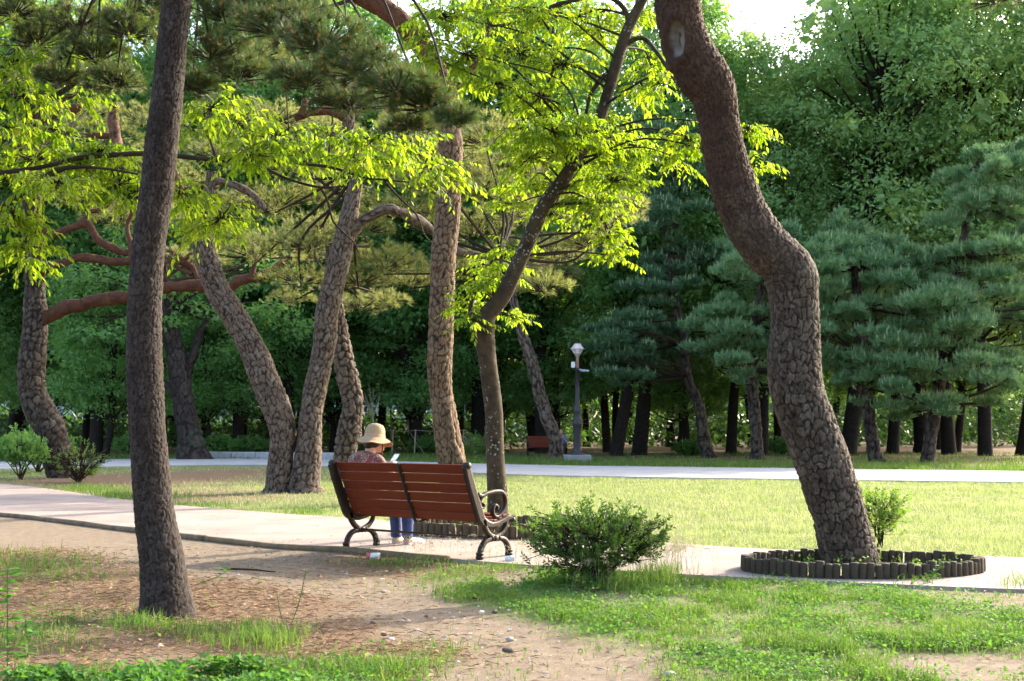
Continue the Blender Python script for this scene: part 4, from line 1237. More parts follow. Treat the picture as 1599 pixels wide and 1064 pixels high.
def pad_pine(label, trunk_px, D, pads, mat, group=None, tmat='bark_pine', dark=1.0):
    t = thing("pine_tree", label, "tree", P(trunk_px[0][0], trunk_px[0][1], D) * [1, 1, 0], group=group)
    add_trunk(t, px_line(trunk_px, D), M[tmat], 30, 0.07, cell=(0.16, 0.4), amp=0.045, seed=int(trunk_px[0][0]) % 97, groove=(0.03, 0.3), flare=0.15)
    nb, tw, cd = MB(), MB(), MB()
    extra = []
    for (px, py, rx, ry) in pads:
        for _ in range(2 if rng.random() < .6 else 1):
            extra.append((px + rng.uniform(-.9, .9) * rx, py + rng.uniform(-1.4, 1.6) * ry, rx * rng.uniform(.45, .75), ry * rng.uniform(.6, 1.0)))
    for (px, py, rx, ry) in list(pads) + extra:
        d = D + rng.uniform(-2.2, 1.4)
        k = d / F
        c = P(px, py, d)
        # a tier is several cushions side by side, drooping outward
        for q in range(3):
            o = rng.normal(size=3) * np.array([rx * k * .45, rx * k * .45, ry * k * .62])
            pine_pad(nb, tw, c + o, np.array([rx * k * .58, rx * k * .58, ry * k * .72]) * rng.uniform(.7, 1.15), int(26 + rx * ry / 20), 12, 0.30, 0.032, 1.5, (0.05, 0.85), stems=False, candles=cd)
        tp = np.array([[p[0], p[1]] for p in trunk_px])
        j = np.argmin(np.abs(tp[:, 1] - (py + 14)))
        conn(tw, P(tp[j, 0], tp[j, 1], D), c - np.array([0, 0, ry * k * .35]), 0.07, 0.03, 0.0)
    part(t, "branches", *tw.get(), M['twig'], kind='stuff')
    part(t, "crown", *nb.get(), mat)
    part(t, "shoots", *cd.get(), M['shoot'], kind='stuff')

pad_pine("blue-green layered pine whose grey trunk leans left beside the plated pine", [(1370, 724, 26), (1366, 712, 21), (1358, 660, 19), (1350, 606, 18), (1346, 550, 17), (1340, 480, 15), (1335, 420, 12), (1330, 370, 8)], 47,
         [(1330, 395, 66, 22), (1400, 420, 56, 20), (1310, 455, 56, 20), (1370, 470, 66, 22), (1300, 510, 50, 18), (1390, 525, 60, 18), (1320, 560, 40, 14), (1350, 590, 50, 14), (1400, 590, 50, 14), (1440, 470, 50, 18), (1250, 430, 40, 16), (1290, 395, 40, 18), (1360, 430, 40, 20)], M['needle_blue'])
pad_pine("tall blue-green layered pine on a grey trunk leaning right, far right", [(1448, 728, 26), (1449, 716, 21), (1454, 680, 19), (1462, 632, 18), (1472, 560, 17), (1486, 480, 15), (1500, 400, 13), (1515, 320, 10), (1525, 260, 6)], 46,
         [(1560, 235, 60, 26), (1590, 270, 50, 24), (1530, 290, 56, 24), (1585, 335, 60, 26), (1510, 345, 60, 24), (1560, 390, 66, 24), (1480, 405, 62, 22), (1590, 440, 60, 22), (1520, 455, 66, 22), (1450, 470, 60, 20), (1570, 500, 70, 22), (1490, 515, 66, 20), (1420, 540, 60, 18), (1540, 555, 66, 20), (1470, 580, 66, 18), (1430, 625, 60, 14), (1500, 620, 56, 14), (1580, 580, 60, 20), (1440, 420, 50, 20), (1640, 380, 60, 26), (1640, 500, 60, 26)], M['needle_blue'])
pad_pine("pale blue-green pine reaching left behind the plated pine's trunk", [(1182, 718, 22), (1182, 700, 19), (1178, 640, 18), (1172, 580, 17), (1180, 510, 15), (1190, 450, 13), (1200, 400, 9)], 49,
         [(1180, 395, 50, 20), (1215, 380, 46, 18), (1150, 430, 46, 18), (1110, 500, 46, 14), (1160, 500, 60, 20), (1210, 480, 50, 22), (1130, 530, 46, 14), (1190, 545, 50, 18), (1240, 530, 50, 18), (1240, 580, 40, 18), (1170, 585, 30, 12), (1080, 515, 26, 10), (1280, 380, 40, 18), (1200, 430, 40, 20)], M['needle_blue'])
pad_pine("dark curved pine with flat needle shelves between lamp post and plated pine", [(1108, 718, 24), (1104, 706, 20), (1098, 681, 18), (1092, 636, 16), (1073, 590, 15), (1068, 538, 14), (1060, 496, 13), (1049, 451, 12), (1045, 400, 10), (1040, 350, 8), (1045, 290, 6)], 53,
         [(1030, 275, 56, 24), (1075, 300, 46, 20), (1020, 330, 50, 20), (1060, 345, 50, 20), (1000, 440, 50, 14), (1060, 420, 60, 20), (1100, 400, 40, 16), (1030, 480, 46, 14), (985, 520, 56, 16), (1030, 525, 44, 14), (950, 560, 40, 14), (1000, 560, 56, 18), (1045, 550, 36, 14), (970, 590, 44, 12), (1010, 205, 40, 26), (1070, 230, 40, 24)], M['needle_dark'])

# ------------------------------------------------------------------ benches
M['iron'] = plain("cast_iron_brown", (0.026, 0.015, 0.009), 0.5, scale=25, bump=0.2, metal=0.0, spec=0.25, col2=(0.013, 0.008, 0.005))
def slat_mat():
    m, nt, out = newmat("red_stained_wood")
    p = nd(nt, "ShaderNodeTexCoord").outputs['Object']
    mp = nd(nt, "ShaderNodeMapping", {'Vector': p, 'Scale': (1.5, 40, 40)})
    oi = nd(nt, "ShaderNodeObjectInfo").outputs['Random']
    n1 = noise(nt, mp.outputs[0], 2.0, 6, 0.7, 0.6)
    c = mix(nt, (0.085, 0.012, 0.0035), (0.15, 0.025, 0.006), ramp(nt, n1, [(0.3, (0,) * 3), (0.7, (1,) * 3)]))
    c = mix(nt, c, (0.13, 0.025, 0.007), oi)
    c = mix(nt, c, (0.11, 0.02, 0.008), ramp(nt, noise(nt, p, 3, 4, 0.6), [(0.5, (0,) * 3), (0.75, (0.6,) * 3)]))
    b = nd(nt, "ShaderNodeBsdfPrincipled", {'Base Color': c, 'Roughness': 0.6, 'Specular IOR Level': 0.2})
    bp = nd(nt, "ShaderNodeBump", {'Strength': 0.2, 'Distance': 0.004, 'Height': n1})
    nt.links.new(bp.outputs[0], b.inputs['Normal'])
    nt.links.new(b.outputs[0], out.inputs[0])
    return m
M['slat'] = slat_mat()

def flat_bar(pts, w, dep, xc, n_per=8):
    """bar of chamfered rectangular section swept along a curve in the local y-z plane"""
    p = np.column_stack([np.asarray(pts, float), np.broadcast_to(w, (len(pts),))])
    c = cr(np.column_stack([np.zeros(len(p)), p]), n_per)
    yz, ww = c[:, 1:3], c[:, 3]
    t = nrm(np.gradient(yz, axis=0))
    n = np.stack([-t[:, 1], t[:, 0]], 1)
    prof = [(-.5, -.3), (-.3, -.5), (.3, -.5), (.5, -.3), (.5, .3), (.3, .5), (-.3, .5), (-.5, .3)]
    V = np.zeros((len(c), 8, 3))
    for i, (a, b) in enumerate(prof):
        V[:, i, 0] = xc + b * dep
        V[:, i, 1:] = yz + n * (a * ww)[:, None]
    Vv = np.vstack([V.reshape(-1, 3), V[0].mean(0), V[-1].mean(0)])
    j = np.arange(8)
    m = len(c)
    T = np.vstack([np.stack([np.full(8, m * 8), (j + 1) % 8, j], 1), np.stack([np.full(8, m * 8 + 1), (m - 1) * 8 + j, (m - 1) * 8 + (j + 1) % 8], 1)])
    return Vv, grid_quads(m, 8), T

def local_part(parent, name, V, Q, T, mat, smooth=False):
    o = bpy.data.objects.new(name, mesh_data(name, V, Q, T, mat, smooth))
    return link(o, parent)

def smooth_tube(pts, r, nt=10, n_per=8):
    return tube(pts, np.broadcast_to(r, (len(pts),)), nt, n_per)

def make_bench():
    t = thing("park_bench", "red slatted park bench with scrolled iron ends where the woman sits", "bench", (-0.957, 12.03, 0.0), math.atan2(-0.608, 0.794), "red park benches", local=True)
    HX = 0.84
    top, bot = np.array([-0.155, 0.885]), np.array([0.075, 0.365])
    ax = (bot - top) / np.linalg.norm(bot - top)
    pn = np.array([ax[1], -ax[0]])            # towards the rear of the bench
    if pn[0] > 0:
        pn = -pn
    for sx in (-1, 1):
        x = sx * HX
        fr = local_part(t, "end_frame", *flat_bar([top + pn * .045, top + ax * .2 + pn * .052, top + ax * .4 + pn * .050, bot + pn * .04 - ax * .03, bot + [.06, -.035], bot + [.15, -.035], bot + [.26, -.01], bot + [.34, .015], bot + [.40, .0]],
                                                  [.085, .095, .10, .095, .06, .045, .042, .04, .032], .048, x), M['iron'])
        V, Q, T = lathe([(0.0, -.034), (.026, -.034), (.032, -.02), (.032, .02), (.026, .034), (0.0, .034)], 14)
        V = np.stack([V[:, 2], V[:, 0], V[:, 1]], 1) + [x, *(top + pn * .03)]
        local_part(fr, "scroll_cap", V, Q, T, M['iron'], True)
        V, Q, T = lathe([(0.0, -.03), (.02, -.03), (.026, -.015), (.026, .015), (.02, .03), (0.0, .03)], 12)
        local_part(fr, "scroll_cap", np.stack([V[:, 2], V[:, 0], V[:, 1]], 1) + [x, bot[0] + .40, bot[1] - .005], Q, T, M['iron'], True)
        for s_, fy in ((1, 0.0), (-1, 0.43)):
            lg = MB()
            lg.add(*flat_bar([(fy, 0.0), (fy + s_ * .002, .06), (fy + s_ * .025, .13), (fy + s_ * .085, .185), (fy + s_ * .20, .205)], [.056, .052, .050, .046, .04], .05, x))
            for z, r in ((.012, .039), (.045, .036), (.075, .034)):
                V, Q, T = lathe([(0, z - .014), (r, z - .012), (r + .003, z), (r, z + .012), (0, z + .014)], 12)
                lg.add(V + [x, fy, 0], Q, T)
            local_part(fr, "leg", *lg.get(), M['iron'], True)
        V, Q, T = flat_bar([(.22, .21), (.14, .235), (.08, .295), (.04, .38)], [.044, .048, .052, .06], .048, x)
        local_part(fr, "brace", V, Q, T, M['iron'], True)
        V, Q, T = flat_bar([(.21, .21), (.30, .235), (.365, .29), (.39, .37)], [.042, .042, .04, .036], .044, x)
        local_part(fr, "brace", V, Q, T, M['iron'], True)
        cl = MB()
        cl.add(*box(x, .215, .205, .062, .07, .06, .012))
        for yy in (.165, .265):
            V, Q, T = lathe([(0, -.012), (.03, -.01), (.034, 0), (.03, .01), (0, .012)], 12)
            cl.add(np.stack([V[:, 0], V[:, 2], V[:, 1]], 1) + [x, yy, .205], Q, T)
        local_part(fr, "clasp", *cl.get(), M['iron'], True)
        arm = MB()
        a0 = top + ax * .30
        arm.add(*flat_bar([a0, a0 + [.06, -.015], a0 + [.13, .004], a0 + [.27, .018], a0 + [.36, .004], a0 + [.405, -.05], a0 + [.40, -.12], a0 + [.35, -.18], a0 + [.28, -.215],
                           a0 + [.225, -.19], a0 + [.22, -.135], a0 + [.25, -.105], a0 + [.285, -.125], a0 + [.275, -.15]], [.04, .036, .034, .036, .036, .034, .034, .034, .032, .03, .028, .026, .022, .016], .044, x))
        arm.add(*flat_bar([a0 + [.10, -.005], a0 + [.05, -.04], a0 + [.03, -.09], a0 + [.05, -.125], a0 + [.085, -.115], a0 + [.085, -.085], a0 + [.065, -.085]], [.026, .026, .026, .024, .022, .02, .014], .036, x))
        local_part(fr, "armrest", *arm.get(), M['iron'], True)
        bl = MB()
        for q in range(5):
            V, Q, T = lathe([(0, 0), (.008, 0), (.006, .005), (0, .006)], 8)
            cpt = top + ax * (.06 + .098 * q) + pn * .03
            bl.add(np.stack([V[:, 2] * -sx, V[:, 0], V[:, 1]], 1) + [x - sx * .024, *cpt], Q, T)
        local_part(fr, "bolts", *bl.get(), M['iron'], True)
    V0, Q0, T0 = box(0, 0, 0, 2 * HX - .05, .018, .0905, .004)
    an = math.atan2(ax[0], -ax[1])
    def rot(V, a):
        R = np.array([[1, 0, 0], [0, math.cos(a), -math.sin(a)], [0, math.sin(a), math.cos(a)]])
        return V @ R.T
    for q in range(6):
        c = top + ax * (.05 + .0975 * q)
        a = an
        if q == 5:
            c = top + ax * .530 + np.array([0.006, 0.0])
            a = an + math.radians(13)
        o = local_part(t, "back_slat", rot(V0, a), Q0, T0, M['slat'])
        o.location = (0, c[0], c[1])
        o.rotation_euler = (random.uniform(-.008, .008), 0, random.uniform(-.0015, .0015))
    V1, Q1, T1 = box(0, 0, 0, 2 * HX - .05, .058, .026, .005)
    for q in range(5):
        o = local_part(t, "seat_slat", V1, Q1, T1, M['slat'])
        o.location = (0, .135 + .067 * q, .352 + .012 * abs(q - 1.5) ** 1.5 * (1 if q > 1 else 1.2))
        o.rotation_euler = ((q - 1.4) * .09, 0, 0)
    br = MB()
    br.add(*flat_bar([top + pn * .016 + ax * .0, top + ax * .25 + pn * .017, top + ax * .48 + pn * .017, bot + [.01, -.045], bot + [.10, -.035], bot + [.3, -.01], bot + [.38, 0]], .014, .04, 0.0))
    local_part(t, "center_brace", *br.get(), M['iron'], True)
    local_part(t, "tie_rod", *smooth_tube([(-HX, .215, .205), (0, .215, .203), (HX, .215, .205)], .011, 8), M['iron'], True)
    return t
bench = make_bench()

def copy_thing(root, loc, rz, label, name=None):
    r = root.copy()
    COL.objects.link(r)
    r.location = loc
    r.rotation_euler = (0, 0, rz)
    r['label'] = label
    for ch in root.children:
        c = ch.copy()
        COL.objects.link(c)
        c.parent = r
        for g in ch.children:
            e = g.copy()
            COL.objects.link(e)
            e.parent = c
    return r
bpy.context.view_layer.update()
copy_thing(bench, (1.50, 56.4, 0), math.pi + 0.12, "far red park bench half hidden behind the slender leaning pine")

BU = np.array([math.cos(bench.rotation_euler[2]), math.sin(bench.rotation_euler[2]), 0])
BN = np.array([-BU[1], BU[0], 0])
BO = np.array([-0.957, 12.03, 0.0])
def B2W(p):
    p = np.asarray(p, float).reshape(-1, 3)
    return BO + p[:, :1] * BU + p[:, 1:2] * BN + p[:, 2:] * np.array([0, 0, 1.0])

# ------------------------------------------------------------------ people
def ell(c, r, n=12):
    prof = [(math.sin(a), -math.cos(a)) for a in np.linspace(0, math.pi, n)]
    V, Q, T = lathe(prof, 16)
    return V * np.asarray(r) + np.asarray(c), Q, T

def fleshy(o, vox, sm=4):
    m = o.modifiers.new("remesh", 'REMESH')
    m.mode = 'VOXEL'
    m.voxel_size = vox
    m.use_smooth_shade = True
    s = o.modifiers.new("smooth", 'SMOOTH')
    s.iterations = sm
    s.factor = 0.5

M['skin'] = plain("skin", (0.50, 0.27, 0.17), 0.55, 0.12, 30, 0.05)
M['jeans'] = plain("blue_jeans", (0.045, 0.075, 0.19), 0.85, scale=40, col2=(0.02, 0.035, 0.10), bump=0.3)
M['trousers'] = plain("dark_trousers", (0.02, 0.022, 0.03), 0.9, scale=40)
M['shirt_blue'] = plain("blue_shirt", (0.13, 0.20, 0.42), 0.85, scale=20, col2=(0.09, 0.14, 0.33))
M['hair'] = plain("dark_hair", (0.02, 0.013, 0.010), 0.5, scale=60, bump=0.4)
M['shoe'] = plain("pale_shoe", (0.55, 0.42, 0.36), 0.7, scale=30, col2=(0.42, 0.30, 0.26))
M['straw'] = plain("woven_hat", (0.36, 0.255, 0.145), 0.9, scale=90, col2=(0.28, 0.19, 0.105), bump=0.5, bdist=0.003)
M['ribbon'] = plain("hat_ribbon", (0.42, 0.27, 0.17), 0.7, scale=30)
M['dark_red'] = plain("dark_red_cloth", (0.16, 0.03, 0.02), 0.8, scale=30)
def blouse_mat():
    m, nt, out = newmat("patterned_blouse")
    p = nd(nt, "ShaderNodeTexCoord").outputs['Object']
    n1, n2 = noise(nt, p, 26, 3, 0.6, 1.5), noise(nt, p, 55, 3, 0.6, 1.0)
    c = mix(nt, (0.05, 0.04, 0.05), (0.20, 0.10, 0.065), ramp(nt, n1, [(0.45, (0,) * 3), (0.53, (1,) * 3)]))
    c = mix(nt, c, (0.42, 0.30, 0.24), ramp(nt, n2, [(0.56, (0,) * 3), (0.62, (0.85,) * 3)]))
    c = mix(nt, c, (0.13, 0.03, 0.03), ramp(nt, noise(nt, p, 14, 2, 0.5), [(0.55, (0,) * 3), (0.62, (0.8,) * 3)]))
    b = nd(nt, "ShaderNodeBsdfPrincipled", {'Base Color': c, 'Roughness': 0.8, 'Specular IOR Level': 0.2})
    nt.links.new(b.outputs[0], out.inputs[0])
    return m
M['blouse'] = blouse_mat()

def seated(root, X, a0, armR, armL, top_mat, leg_mat, hands=True, vox=0.008, lean=0.0, sleeve=0.55):
    """figure in seat coordinates (x across, y forward, z up), X maps to world; body one surface, clothes and shoes as parts"""
    def put(name, mb, mat, vx, sm=3, parent=None):
        V, Q, T = mb.get()
        o = part(root, name, X(V), Q, T, mat, True, parent=parent)
        fleshy(o, vx, sm)
        return o
    def torso(k):
        V, Q, T = tube([(0, .19, .40), (0, .17, .50), (0, .155 + lean * .3, .62), (0, .15 + lean * .6, .77), (0, .165 + lean, .895), (0, .195 + lean, .95)], np.array([.125, .125, .118, .128, .122, .07]) * k, 16, 6)
        V[:, 0] *= 1.38 * (1.0 + .12 * sstep(.6, .8, V[:, 2]))
        return V + [a0, 0, 0], Q, T
    hd = np.array([a0 + .012, .285 + lean, 1.075])
    body = MB()
    body.add(*torso(0.9))
    body.add(*tube([(a0, .18 + lean, .87), (a0, .215 + lean, .96), (a0 + .005, .245 + lean, 1.03)], [.07, .055, .054], 14, 6))
    body.add(*ell(hd, (.078, .098, .112)))
    body.add(*ell(hd + [0, .055, -.06], (.05, .055, .055)))
    body.add(*ell(hd + [0.004, .105, -.012], (.014, .022, .022), 8))
    for s in (-1, 1):
        body.add(*ell(hd + [s * .08, -.005, -.01], (.012, .022, .032), 8))
        body.add(*tube([(a0 + s * .09, .20, .45), (a0 + s * .095, .42, .465), (a0 + s * .085, .63, .455)], [.085, .072, .055], 12, 6))
        body.add(*tube([(a0 + s * .085, .63, .455), (a0 + s * .08, .67, .30), (a0 + s * .075, .68, .08)], [.055, .05, .035], 12, 6))
    for s, A in ((1, armR), (-1, armL)):
        sh = np.array([a0 + s * .175, .165 + lean, .885])
        el, wr, hn = [np.array(q) for q in A]
        body.add(*tube([sh, (sh + el) / 2, el], [.052, .047, .038], 12, 6))
        body.add(*tube([el, (el + wr) / 2, wr], [.038, .036, .026], 12, 6))
        f = nrm(hn - wr)
        body.add(*tube([wr, wr + f * .05, hn], [.024, .032, .028], 12, 5))
        if hands:
            sd = nrm(np.cross(f, [0, 0, 1.0]))
            upv = np.cross(sd, f)
            for q in range(4):
                b0 = hn + sd * (q - 1.5) * .018 - f * .01
                L = (.065, .075, .07, .055)[q]
                body.add(*tube([b0, b0 + f * L * .45 + upv * .006, b0 + f * L * .75 - s * sd * .02 - upv * .008, b0 + f * L * .8 - s * sd * .035 - upv * .022], [.0095, .009, .0085, .007], 8, 4))
            tb = wr + f * .03 - s * sd * .025
            body.add(*tube([tb, tb + f * .03 - s * sd * .022 + upv * .01, tb + f * .06 - s * sd * .02 + upv * .016], [.012, .0105, .008], 8, 4))
    put("body", body, M['skin'], vox, 2)
    bl = MB()
    bl.add(*torso(1.04))
    for s, A in ((1, armR), (-1, armL)):
        sh = np.array([a0 + s * .165, .165 + lean, .885])
        el, wr = np.array(A[0]), np.array(A[1])
        e = el + (wr - el) * (sleeve - .5)
        bl.add(*tube([sh - [s * .05, 0, -.01], sh, (sh + el) / 2, el, e], [.062, .064, .062, .055, .052], 14, 6))
    put("blouse" if top_mat == M['blouse'] else "shirt", bl, top_mat, .011, 3)
    jn = MB()
    V, Q, T = tube([(0, .17, .385), (0, .18, .44), (0, .17, .52)], [.13, .135, .12], 14, 5)
    V[:, 0] *= 1.38
    jn.add(V + [a0, 0, 0], Q, T)
    for s in (-1, 1):
        jn.add(*tube([(a0 + s * .085, .19, .455), (a0 + s * .098, .42, .475), (a0 + s * .088, .64, .46), (a0 + s * .085, .675, .36), (a0 + s * .08, .685, .22), (a0 + s * .077, .685, .095)], [.10, .085, .070, .066, .06, .055], 14, 6))
    put("trousers", jn, leg_mat, .012, 3)
    for s in (-1, 1):
        sh = MB()
        fx = a0 + s * .078
        sh.add(*tube([(fx, .655, .06), (fx, .70, .062), (fx, .78, .05), (fx + s * .012, .86, .042), (fx + s * .015, .91, .036)], [.04, .047, .046, .042, .026], 12, 6))
        V, Q, T = box(fx + s * .006, .785, .030, .082, .26, .024, .008)
        sh.add(V, Q, T)
        put("shoe", sh, M['shoe'], .008, 2)
    return hd

def screen_mat():
    m, nt, out = newmat("lit_screen")
    p = nd(nt, "ShaderNodeTexCoord").outputs['Object']
    c = mix(nt, (0.25, 0.42, 0.5), (0.75, 0.8, 0.8), ramp(nt, noise(nt, p, 30, 2), [(.45, (0,) * 3), (.55, (1,) * 3)]))
    b = nd(nt, "ShaderNodeBsdfPrincipled", {'Base Color': (0.05, 0.05, 0.05, 1), 'Roughness': 0.1, 'Emission Color': c, 'Emission Strength': 0.28})
    nt.links.new(b.outputs[0], out.inputs[0])
    return m
M['screen'] = screen_mat()

def woman():
    t = thing("person", "woman in a tan sun hat and patterned blouse sitting on the bench with a phone", "person", (*B2W([-.73, .70, 0])[0][:2], 0.0))
    a0 = -.73
    armR = [(a0 + .235, .27, .64), (a0 + .075, .47, .80), (a0 + .02, .535, .855)]
    armL = [(a0 - .235, .28, .63), (a0 - .14, .46, .76), (a0 - .085, .53, .82)]
    hd = seated(t, B2W, a0, armR, armL, M['blouse'], M['jeans'])
    hr = MB()
    hr.add(*ell(hd + [0, -.03, .02], (.088, .092, .105)))
    hr.add(*ell(hd + [-.01, -.085, -.03], (.06, .045, .045)))
    V, Q, T = hr.get()
    o = part(t, "hair", B2W(V), Q, T, M['hair'], True)
    fleshy(o, .01, 2)
    prof = [(.186, -.062), (.182, -.068), (.156, -.040), (.125, -.016), (.106, .000), (.102, .02), (.099, .055), (.090, .095), (.070, .122), (.040, .135), (.0, .138),
            (.0, .134), (.038, .131), (.067, .118), (.086, .092), (.095, .055), (.098, .02), (.102, -.003), (.122, -.020), (.154, -.044), (.180, -.072), (.186, -.062)]
    n = 48
    V, Q, T = lathe(prof, n)
    ang = np.arctan2(V[:, 1], V[:, 0])
    rr = np.hypot(V[:, 0], V[:, 1])
    w = np.clip((rr - .1) / .07, 0, 1)
    V[:, 2] += w * (.014 * np.sin(2 * ang + .6) + .008 * np.sin(5 * ang))
    ca, sa = math.cos(-.16), math.sin(-.16)
    def hat(V):
        V = V.copy()
        y, z = V[:, 1] * ca - V[:, 2] * sa, V[:, 1] * sa + V[:, 2] * ca
        V[:, 1], V[:, 2] = y, z
        return B2W(V + hd + [0, -.01, .042])
    h = part(t, "hat", hat(V), Q, T, M['straw'], True)
    V, Q, T = lathe([(.1035, .004), (.1045, .006), (.1035, .021), (.1015, .022)], n)
    part(t, "ribbon", hat(V), Q, T, M['ribbon'], True, parent=h)
    fl = MB()
    for k in range(9):
        a = k * .7
        fl.add(*ell([-.106 - .006 * math.sin(a), -.02 + .018 * math.cos(a), .022 + .018 * math.sin(a)], (.009, .014, .012), 7))
    part(t, "flower", hat(fl.get()[0]), *fl.get()[1:], M['dark_red'], True, parent=h)
    st = hd + [.082, .0, -.01]
    part(t, "chin_strap", B2W(tube([st + [0, 0, .03], st + [.004, .01, -.04], st + [-.02, .03, -.095], st + [-.05, .06, -.115]], [.007] * 4, 6, 6)[0]), *tube([st + [0, 0, .03], st + [.004, .01, -.04], st + [-.02, .03, -.095], st + [-.05, .06, -.115]], [.007] * 4, 6, 6)[1:], M['dark_red'], True)
    ph = thing("mobile_phone", "slim mobile phone held up in the seated woman's hands", "phone", B2W([a0 - .02, .60, .90])[0])
    V, Q, T = box(0, 0, 0, .074, .009, .15, .003)
    def phx(V):
        R = np.array([[1, 0, 0], [0, math.cos(-.75), -math.sin(-.75)], [0, math.sin(-.75), math.cos(-.75)]])
        return B2W(V @ R.T + [a0 - .015, .588, .892])
    part(ph, "body", phx(V), Q, T, plain("phone_shell", (0.03, 0.03, 0.035), 0.3, spec=0.5))
    V, Q, T = box(0, -.0055, 0, .066, .003, .138, .001)
    part(ph, "screen", phx(V), Q, T, M['screen'])
woman()

def far_person():
    base = np.array([2.16, 56.0, 0])
    def X(p):
        p = np.asarray(p, float).reshape(-1, 3)
        return np.stack([base[0] - p[:, 0], base[1] + .35 - p[:, 1], p[:, 2]], 1)
    t = thing("person", "person in a blue shirt sitting far off between the leaning pine and the lamp post", "person", (2.16, 55.7, 0))
    armR = [(.20, .30, .66), (.08, .40, .86), (.03, .36, .95)]
    armL = [(-.21, .28, .65), (-.10, .40, .80), (-.05, .40, .90)]
    hd = seated(t, X, 0.0, armR, armL, M['shirt_blue'], M['trousers'], True, 0.011, 0.06)
    V, Q, T = ell(hd + [0, -.03, .035], (.09, .098, .10))
    o = part(t, "hair", X(V), Q, T, plain("grey_brown_hair", (0.10, 0.06, 0.04), 0.6), True)
    for s in (-1, 1):
        V, Q, T = ell(hd + [s * .03, .088, .012], (.012, .008, .007), 6)
        part(t, "eye", X(V), Q, T, M['hair'], True)
far_person()

# ------------------------------------------------------------------ street lamp
def lamp():
    D = 47.0
    b = G(901, 721)
    b = np.array([(901.5 - CX) / F * D, D, 0])
    t = thing("street_lamp", "tall dark street lamp with a white faceted lantern on a concrete block", "street lamp", b, local=True)
    mt = plain("lamp_post_metal", (0.030, 0.026, 0.030), 0.5, metal=0.0, scale=8, col2=(0.02, 0.017, 0.02))
    pk = plain("lamp_neck_paint", (0.42, 0.28, 0.24), 0.6, scale=12)
    wh = plain("lamp_white", (0.72, 0.70, 0.68), 0.5, scale=10)
    local_part(t, "plinth", *box(0, 0, .10, .98, .8, .30, .02), plain("lamp_plinth_concrete", (0.24, 0.24, 0.24), 0.9, scale=5, bump=0.4))
    o = .25
    V, Q, T = lathe([(0, o), (.26, o), (.26, o + .03), (.20, o + .09), (.155, o + .14), (.15, o + .2), (.15, 1.25), (.16, 1.28), (.185, 1.34), (.19, 1.42), (.165, 1.5), (.14, 1.56), (.13, 1.72), (.135, 1.76), (.15, 1.82), (.15, 1.9), (.11, 1.96), (.095, 2.1), (.085, 2.6), (.075, 3.35), (.10, 3.36), (.10, 3.42), (0, 3.43)], 20)
    local_part(t, "post", V, Q, T, mt, True)
    V, Q, T = lathe([(0, 3.42), (.06, 3.42), (.055, 3.85), (.09, 3.87), (.10, 3.92), (.13, 3.95), (0, 3.96)], 16)
    local_part(t, "neck", V, Q, T, pk, True)
    V, Q, T = lathe([(.11, 3.95), (.205, 4.12), (.205, 4.13), (0, 4.13)], 6)
    ln = local_part(t, "lantern", V, Q, T, pk)
    pn = plain("lantern_pane", (0.72, 0.70, 0.72), 0.3, scale=10, bump=0)
    for k in range(6):
        a0, a1 = k * math.pi / 3 + .1, (k + 1) * math.pi / 3 - .1
        v = [[(r + .006) * math.cos(a), (r + .006) * math.sin(a), z] for r, z, a in ((.115, 3.965, a0), (.115, 3.965, a1), (.197, 4.11, a1), (.197, 4.11, a0))]
        v2 = [[c * 1.03 for c in p[:2]] + [p[2]] for p in v]
        V = np.array(v + v2)
        local_part(ln, "pane", V, np.array([[4, 5, 6, 7], [3, 2, 1, 0], [0, 1, 5, 4], [1, 2, 6, 5], [2, 3, 7, 6], [3, 0, 4, 7]]), None, pn)
    V, Q, T = lathe([(0, 4.12), (.25, 4.12), (.255, 4.14), (.22, 4.17), (.13, 4.29), (.12, 4.325), (0, 4.33)], 6)
    local_part(ln, "cap", V, Q, T, plain("lantern_cap", (0.62, 0.50, 0.47), 0.5, scale=10))
    local_part(t, "junction_box", *box(-.155, -.04, 3.55, .14, .12, .21, .01), wh)
    cm = MB()
    cm.add(*box(.07, -.05, 3.37, .14, .05, .05, .008))
    V, Q, T = tube([(.12, -.08, 3.34), (.25, -.10, 3.33), (.42, -.12, 3.32)], [.045, .045, .04], 10, 4)
    cm.add(V, Q, T)
    local_part(t, "camera", *cm.get(), plain("camera_shell", (0.30, 0.36, 0.46), 0.4, scale=10))
lamp()

